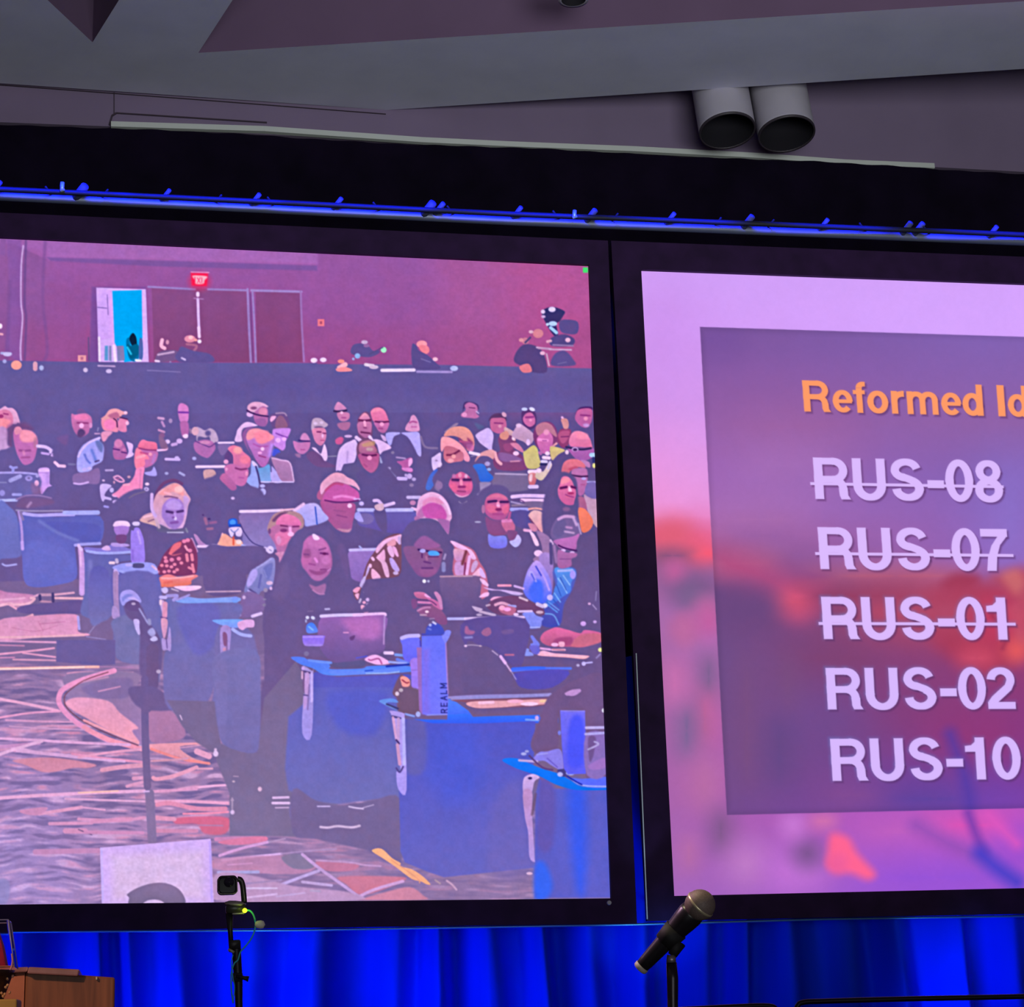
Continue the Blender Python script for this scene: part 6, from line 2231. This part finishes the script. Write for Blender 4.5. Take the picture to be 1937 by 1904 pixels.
g = MB().lathe(A(463, 1721.5, YA - .022), (.5, -1, 0), [(0, 4 * u), (3.6 * u, 3 * u), (4.6 * u, 0), (3.6 * u, -3 * u), (0, -4 * u)], 16).done('status_lamp', mat('status_led', (.75, 1, .05), .4, emit=1.3, ecol=(.75, .95, .03)), wc, True); g['label'] = 'glowing yellow-green status lamp'
gl_ = lamp('status_lamp_glow', 'POINT', tuple(A(467, 1722, YA - .035)), (0, 0, 0), .007, (.6, 1, .1), .004)

cs = thing('camera_stand', 'slim black stand post with clamp carrying the small camera', 'stand')
MB().tube([A(434, 1727), A(435.5, 1760), A(438, 1800)], [7 * u, 4.5 * u, 4.5 * u], 14).done('upper_post', M_blkm, cs, True)
MB().tube([A(446, 1778), A(447, 1784), A(448.5, 1820), A(451, 1858), A(452, 1904), Vector((A(455, 1904).x + .03, YA, .02))], [7 * u, 8 * u, 8 * u, 7.5 * u, 6.5 * u, 6.5 * u], 16).done('lower_post', M_blkm, cs, True)
MB().add(*rbox(444, 1786, 20, 16, 20, YA, .02, 3)).done('clamp_collar', M_blkm, cs, True)
MB().tube([A(432, 1795, YA - .01), A(443, 1801, YA - .012)], 2.6 * u, 8).done('clamp_screw', M_gry, cs, True)
MB().add(*rbox(449, 1848, 18, 16, 20, YA, 0, 3)).done('height_clamp', M_blkm, cs, True)
MB().tube([A(446, 1846, YA - .012), A(462, 1849, YA - .012), A(470, 1851, YA - .012)], [3.4 * u, 3.4 * u, 5.2 * u], 12).done('clamp_knob', M_blkm, cs, True)
bx, by = A(455, 1904).x + .03, YA
for k in range(3):
    a = math.radians(90 + 120 * k)
    MB().tube([(bx, by, .32), (bx + .32 * math.cos(a), by + .32 * math.sin(a), .015)], .011, 10).done('leg', M_blkm, cs, True)
cb = thing('camera_cable', 'thin green to cyan cable looping from the small camera down its post', 'cable')
pth = smooth_path([A(*p, YA - .02) for p in ((466, 1721), (473, 1722), (479, 1729), (482.5, 1740), (483, 1752), (481, 1762), (475, 1775), (466, 1787), (455, 1800), (450, 1815), (443, 1822), (438, 1838), (437, 1856), (438, 1875), (441, 1897))], 6)
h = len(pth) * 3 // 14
MB().tube(pth[:h + 1], 1.7 * u, 8).done('green_section', mat('cable_green', (.10, .80, .35), .5), cb, True)  # bright green colour also stands for the status lamp's light on the cable
MB().tube(pth[h:], 1.4 * u, 8).done('cyan_section', mat('cable_cyan', (.05, .55, .80), .5), cb, True)
MB().tube(smooth_path([A(*p, YA - .014) for p in ((441, 1805), (438, 1820), (441, 1850), (444, 1868), (441, 1897))], 6), .9 * u, 8).done('return_loop', mat('cable_cyan', (.05, .55, .80), .5), cb, True)
g = MB().lathe(A(485, 1748, YA - .022), (1, -.1, -.05), [(0, -3 * u), (4.5 * u, -2 * u), (6.5 * u, 1 * u), (7.8 * u, 8 * u), (6.5 * u, 13 * u), (0, 16 * u)], 20).done('ferrite_bead', mat('bead_plastic', (.85, .78, .66), .5), cb, True); g['label'] = 'cream rounded bead on the cable'

# ================================================================ MICROPHONE on its stand
YM = 3.3
um = (at(900, 1700, YM) - at(800, 1700, YM)).length / 100
mh = at(1316, 1718, YM); tail = at(1209, 1833, YM + .05)
axm = (mh - tail).normalized(); Lm = (mh - tail).length
M_mic = mat('microphone_body', (.012, .009, .013), .35, noise=.2, nscale=40)
mc = thing('microphone', 'black handheld microphone with a tan mesh head tilted on a stand', 'microphone')
MB().lathe(tail, axm, [(0, -.001), (9 * um, 0), (13 * um, 6 * um), (14.5 * um, 22 * um), (17.5 * um, Lm * .45), (20 * um, Lm * .62), (24 * um, Lm * .80), (25.5 * um, Lm * .90), (24 * um, Lm * .96), (0, Lm * .97)], 40).done('handle', M_mic, mc, True)
MB().lathe(tail, axm, [(11 * um, -.3 * um), (14.2 * um, 2 * um), (14.6 * um, 9 * um), (13 * um, 10 * um)], 32).done('end_cap', mat('cap_plastic', (.5, .42, .38), .5), mc, True)
def mesh_ball_mat():
    m = bpy.data.materials.new('mesh_grille'); m.use_nodes = True; nt = m.node_tree; b = nt.nodes['Principled BSDF']
    tc = nt.nodes.new('ShaderNodeTexCoord'); v_ = nt.nodes.new('ShaderNodeTexVoronoi'); v_.inputs['Scale'].default_value = 520
    r = nt.nodes.new('ShaderNodeValToRGB'); r.color_ramp.elements[0].color = (.13, .09, .085, 1); r.color_ramp.elements[1].color = (.22, .155, .14, 1)
    nt.links.new(tc.outputs['Object'], v_.inputs['Vector']); nt.links.new(v_.outputs['Distance'], r.inputs[0]); nt.links.new(r.outputs[0], b.inputs['Base Color'])
    b.inputs['Roughness'].default_value = .6; b.inputs['Metallic'].default_value = .15
    return m
R = 29.5 * um; prof = [(R * math.sin(math.radians(a)), -R * math.cos(math.radians(a))) for a in (38, 50, 60, 70, 80, 90, 100, 112, 124, 138, 150, 160, 168, 174, 180)]
cb_ = at(1324, 1711, YM - .012)
MB().lathe(cb_, Vector((axm.x, -.55, axm.z)).normalized(), prof, 40).done('grille', mesh_ball_mat(), mc, True)
MB().lathe(cb_, Vector((axm.x, -.55, axm.z)).normalized(), [(R * 1.0, -2 * um), (R * 1.03, -1.5 * um), (R * 1.03, 3 * um), (R * 1.0, 3.5 * um)], 48).done('grille_band', mat('band_metal', (.62, .52, .34), .35, metal=.5), mc, True)
mid = tail + axm * Lm * .62; side = Vector((axm.z, 0, -axm.x))
MB().add(*(lambda p: (p, [(0, 1, 2, 3), (7, 6, 5, 4), (0, 4, 5, 1), (1, 5, 6, 2), (2, 6, 7, 3), (3, 7, 4, 0)]))([mid - side * 22 * um + axm * a + Vector((0, d, 0)) for d in (-.008, .008) for a in (0,)] + [mid - side * 19 * um + axm * 10 * um + Vector((0, d, 0)) for d in (-.008, .008)] + [mid - side * 17 * um + Vector((0, d, 0)) for d in (-.008, .008)] + [mid - side * 17 * um + axm * 10 * um + Vector((0, d, 0)) for d in (-.008, .008)])).done('switch', M_mic, mc)
ms = thing('microphone_stand', 'black microphone stand with a clip under the tan-headed microphone', 'stand')
cl = tail + axm * Lm * .52
MB().lathe(cl - axm * 12 * um, axm, [(18.6 * um, 0), (20.5 * um, 0), (24 * um, 34 * um), (22 * um, 34 * um)], 32).done('clip', mat('clip_rubber', (.012, .010, .012), .7), ms, True)
s0 = at(1269, 1812, YM + .02)
MB().tube([cl + side * 20 * um, at(1283, 1785, YM + .02), at(1272, 1806, YM + .02)], [11 * um, 14 * um, 9 * um], 14).done('clip_neck', mat('clip_rubber', (.012, .010, .012), .7), ms, True)
MB().tube([at(1270, 1806, YM + .02), at(1269.5, 1822, YM + .02)], [8.5 * um, 9.5 * um], 16).done('thread_collar', mat('thread_metal', (.30, .25, .27), .4, metal=.7), ms, True)
foot = Vector((at(1275, 1904, YM + .02).x + .02, YM + .02, .03))
MB().tube([at(1270, 1820, YM + .02), at(1272, 1850, YM + .02), at(1272.5, 1904, YM + .02), foot], [10 * um, 11 * um, 10 * um, 10 * um], 18).done('pole', mat('pole_metal', (.03, .022, .03), .3, metal=.6), ms, True)
MB().lathe((foot.x, foot.y, 0), (0, 0, 1), [(0, 0), (.13, 0), (.13, .015), (.03, .03), (.012, .04)], 40).done('base', mat('pole_metal', (.03, .022, .03), .3, metal=.6), ms, True)

# ================================================================ LECTERN at the lower left
def wood_mat():
    m = bpy.data.materials.new('lectern_wood'); m.use_nodes = True; nt = m.node_tree; b = nt.nodes['Principled BSDF']
    tc = nt.nodes.new('ShaderNodeTexCoord'); mp = nt.nodes.new('ShaderNodeMapping'); mp.inputs['Scale'].default_value = (14, 14, 1.2)
    n = nt.nodes.new('ShaderNodeTexNoise'); n.inputs['Scale'].default_value = 3; n.inputs['Detail'].default_value = 8; n.inputs['Distortion'].default_value = .6
    r = nt.nodes.new('ShaderNodeValToRGB'); r.color_ramp.elements[0].color = (.15, .045, .022, 1); r.color_ramp.elements[1].color = (.34, .115, .05, 1)
    r.color_ramp.elements[0].position = .3; r.color_ramp.elements[1].position = .75
    nt.links.new(tc.outputs['Object'], mp.inputs[0]); nt.links.new(mp.outputs[0], n.inputs['Vector']); nt.links.new(n.outputs['Fac'], r.inputs[0]); nt.links.new(r.outputs[0], b.inputs['Base Color'])
    b.inputs['Roughness'].default_value = .5
    return m
YL = 5.9; M_wood = wood_mat()
M_lip = mat('lectern_lip_wood', (.34, .17, .19), .4, noise=.15, nscale=20)
lt = thing('lectern', 'brown wooden lectern with a raised ledge at the lower left', 'lectern')
L = lambda x, y, Y=YL: at(x, y, Y)
z0 = .6; xr, xm, xl = L(217, 1870).x, L(47, 1870).x, L(47, 1870).x - .42
zr = L(150, 1842).z; zl = L(47, 1840).z
body = MB().hexa([(xm, YL, z0), (xr, YL, z0), (xr, YL, L(217, 1848).z), (xm, YL, L(47, 1836).z), (xm, YL + .5, z0), (xr, YL + .5, z0), (xr, YL + .5, L(217, 1848).z - .01), (xm, YL + .5, L(47, 1836).z)])
body.done('body', M_wood, lt, bevel=.006)
wing = MB().hexa([(xl, YL + .38, z0), (xm - .001, YL, z0), (xm - .001, YL, L(47, 1837).z), (xl, YL + .38, L(47, 1837).z + .02), (xl, YL + .6, z0), (xm - .001, YL + .5, z0), (xm - .001, YL + .5, L(47, 1837).z), (xl, YL + .6, L(47, 1837).z + .02)])
wing.done('side_panel', mat('lectern_side_wood', (.50, .19, .13), .5, noise=.12, nscale=12), lt, bevel=.004)
ya = YL - .03
led = MB().hexa([L(51, 1841, ya), L(147, 1846, ya), L(151, 1833, ya), L(54, 1828, ya), L(51, 1841, ya) + Vector((0, .45, 0)), L(147, 1846, ya) + Vector((0, .45, 0)), L(151, 1833, ya) + Vector((0, .45, 0)), L(54, 1828, ya) + Vector((0, .45, 0))])
led.done('ledge', M_lip, lt, bevel=.004)
le2 = MB().hexa([Vector((xl - .05, YL + .36, L(47, 1837).z)), L(51, 1838, ya), L(54, 1828, ya), Vector((xl - .05, YL + .36, L(47, 1828).z)), Vector((xl - .05, YL + .7, L(47, 1837).z)), L(51, 1838, ya) + Vector((0, .45, 0)), L(54, 1828, ya) + Vector((0, .45, 0)), Vector((xl - .05, YL + .7, L(47, 1828).z))])
le2.done('side_ledge', M_lip, lt, bevel=.004)
nub = MB().box(tuple(L(181, 1852, YL - .012)), tuple(L(184, 1847, YL + .0))).done('hinge_pin', mat('brass_pin', (.6, .45, .3), .4, metal=.5), lt)

# glass hurricane with a red candle-cloth inside, cut by the left edge of the picture
YG = 5.2; G = lambda x, y, Y=YG: at(x, y, Y)
ug = (G(100, 1800) - G(0, 1800)).length / 100
gl = thing('glass_hurricane', 'tapered clear glass hurricane with something red inside at the left edge', 'vase')
M_glass = bpy.data.materials.new('clear_glass'); M_glass.use_nodes = True
gb = M_glass.node_tree.nodes['Principled BSDF']; gb.inputs['Transmission Weight'].default_value = 1; gb.inputs['Roughness'].default_value = .03; gb.inputs['IOR'].default_value = 1.12; gb.inputs['Base Color'].default_value = (.93, .93, 1, 1)
cxg = -42
def sq(hw, y, off=0):                      # square ring around the vase's axis, half width in pixels
    c = G(cxg, y); h_ = hw * ug; return [Vector((c.x - h_, YG - h_, c.z)), Vector((c.x + h_, YG - h_, c.z)), Vector((c.x + h_, YG + h_, c.z)), Vector((c.x - h_, YG + h_, c.z))]
T, B = sq(60, 1743), sq(72, 1832); Ti, Bi = sq(57, 1744), sq(69, 1829)
v = T + B + Ti + Bi
f = [(i, 4 + i, 4 + (i + 1) % 4, (i + 1) % 4) for i in range(4)] + [(8 + i, 8 + (i + 1) % 4, 12 + (i + 1) % 4, 12 + i) for i in range(4)] + [(i, (i + 1) % 4, 8 + (i + 1) % 4, 8 + i) for i in range(4)] + [(4, 7, 6, 5), (12, 13, 14, 15)]
link('glass_wall', v, f, M_glass, gl)
M_ge = mat('glass_edge', (.45, .42, .72), .15, spec=.9, noise=.1)
e = MB()
for i in range(4): e.tube([T[i], B[i]], 1.0 * ug, 8); e.tube([T[i], T[(i + 1) % 4]], 1.1 * ug, 8)
e.done('polished_edges', M_ge, gl, True)
Rb, Rm, Rt = sq(55, 1828), sq(48, 1790), sq(38, 1757)
link('red_filling', Rb + Rm + Rt, [(i, (i + 1) % 4, 4 + (i + 1) % 4, 4 + i) for i in range(4)] + [(4 + i, 4 + (i + 1) % 4, 8 + (i + 1) % 4, 8 + i) for i in range(4)] + [(0, 3, 2, 1), (8, 9, 10, 11)], mat('red_cloth', (.62, .015, .06), .7, noise=.35, nscale=14), gl)
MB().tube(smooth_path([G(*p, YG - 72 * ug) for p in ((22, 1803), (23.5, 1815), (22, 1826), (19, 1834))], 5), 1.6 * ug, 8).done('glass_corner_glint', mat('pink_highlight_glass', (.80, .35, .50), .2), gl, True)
# carved bowl of dried leaves that carries the hurricane
rng = random.Random(8)
fb = thing('dried_leaf_arrangement', 'dark brown dried leaf and bud arrangement beneath the glass hurricane', 'plant')
c = G(cxg, 1850); leafs, buds = MB(), MB()
for k in range(260):
    a = rng.uniform(0, 6.283); hh = rng.uniform(-34, 10); rr = (62 + 8 * math.sin(hh * .1)) * ug * rng.uniform(.6, 1.05) * (1 - max(0, -hh) / 95)
    p = Vector((c.x + rr * math.cos(a), YG + rr * math.sin(a), c.z + hh * ug)); d = Vector((math.cos(a), math.sin(a), rng.uniform(-.5, .9))).normalized(); s_ = d.cross(Vector((0, 0, 1))).normalized(); w_ = rng.uniform(3, 6) * ug; l_ = rng.uniform(9, 17) * ug
    n_ = s_.cross(d) * w_ * .3
    leafs.add([p - d * l_ * .4, p + s_ * w_ + n_, p + d * l_ * .7, p - s_ * w_ + n_, p - n_], [(0, 1, 4), (1, 2, 4), (2, 3, 4), (3, 0, 4)])
leafs.done('leaf_cluster', mat('dried_leaf', (.055, .018, .010), .7, noise=.5, nscale=20), fb)
buds_spots = [(14, 1851), (11, 1867), (18, 1877), (6, 1884), (14, 1863), (24, 1846), (3, 1878), (9, 1880)]
for x, y in buds_spots:
    q = G(x, y, YG - 30 * ug); MB().lathe(q, (rng.uniform(-.5, .5), -.6, .5), [(0, 4 * ug), (2.2 * ug, 2.6 * ug), (2.7 * ug, 0), (1.7 * ug, -2.5 * ug), (0, -3.4 * ug)], 12).done('bud', mat('golden_bud', (.72, .42, .22), .5, noise=.15), fb, True)
MB().lathe((c.x, YG, 0), (0, 0, 1), [(46 * ug, G(0, 1893).z), (50 * ug, G(0, 1889).z), (66 * ug, G(0, 1842).z), (70 * ug, G(0, 1835).z), (62 * ug, G(0, 1834).z), (0, G(0, 1836).z)], 24).done('bowl', mat('bowl_wood', (.07, .025, .015), .5, noise=.4), fb, True)
yb = thing('yellow_pedestal', 'mustard yellow block standing under the leaf arrangement at the left edge', 'pedestal')
q = G(36, 1890); MB().box((G(-120, 1890).x, YG - .10, .6), (q.x, YG + .14, G(0, 1890.5).z)).done('block', mat('mustard_paint', (.62, .38, .10), .6, noise=.06), yb, bevel=.004)

# ================================================================ BLACK RAILS at the lower right
YR = 6.6
M_rail = mat('rail_black_metal', (.012, .010, .018), .35, metal=.4)
def rail(pts, r_, label, feet):
    t = thing('handrail', label, 'railing', None)
    P = smooth_path([at(x, y, YR) for x, y in pts], 6)
    MB().tube(P, r_, 14).done('top_rail', M_rail, t, True)
    for px in feet:
        p = at(px, np.interp(px, [a for a, b in pts], [b for a, b in pts]), YR)
        MB().tube([(p.x, YR, p.z), (p.x, YR, .6)], r_ * .9, 12).done('post', M_rail, t, True)
    return t
t = rail([(1500, 1960), (1502, 1925), (1508, 1903), (1520, 1895), (1560, 1893), (1700, 1889), (1937, 1884), (2200, 1877)], .0085, 'long black metal handrail crossing the lower right corner', (2150,))
a = at(1500, 1960, YR); MB().tube([a, (a.x, YR, .6)], .0085, 12).done('post', M_rail, t, True)
t = rail([(1180, 1990), (1192, 1925), (1210, 1912), (1300, 1908), (1400, 1903), (1452, 1902), (1468, 1908), (1474, 1925), (1476, 1990)], .0085, 'short black handrail whose end just shows beside the microphone stand', ())
for px in (1180, 1476):
    a = at(px, 1990, YR); MB().tube([a, (a.x, YR, .6)], .0085, 12).done('post', M_rail, t, True)
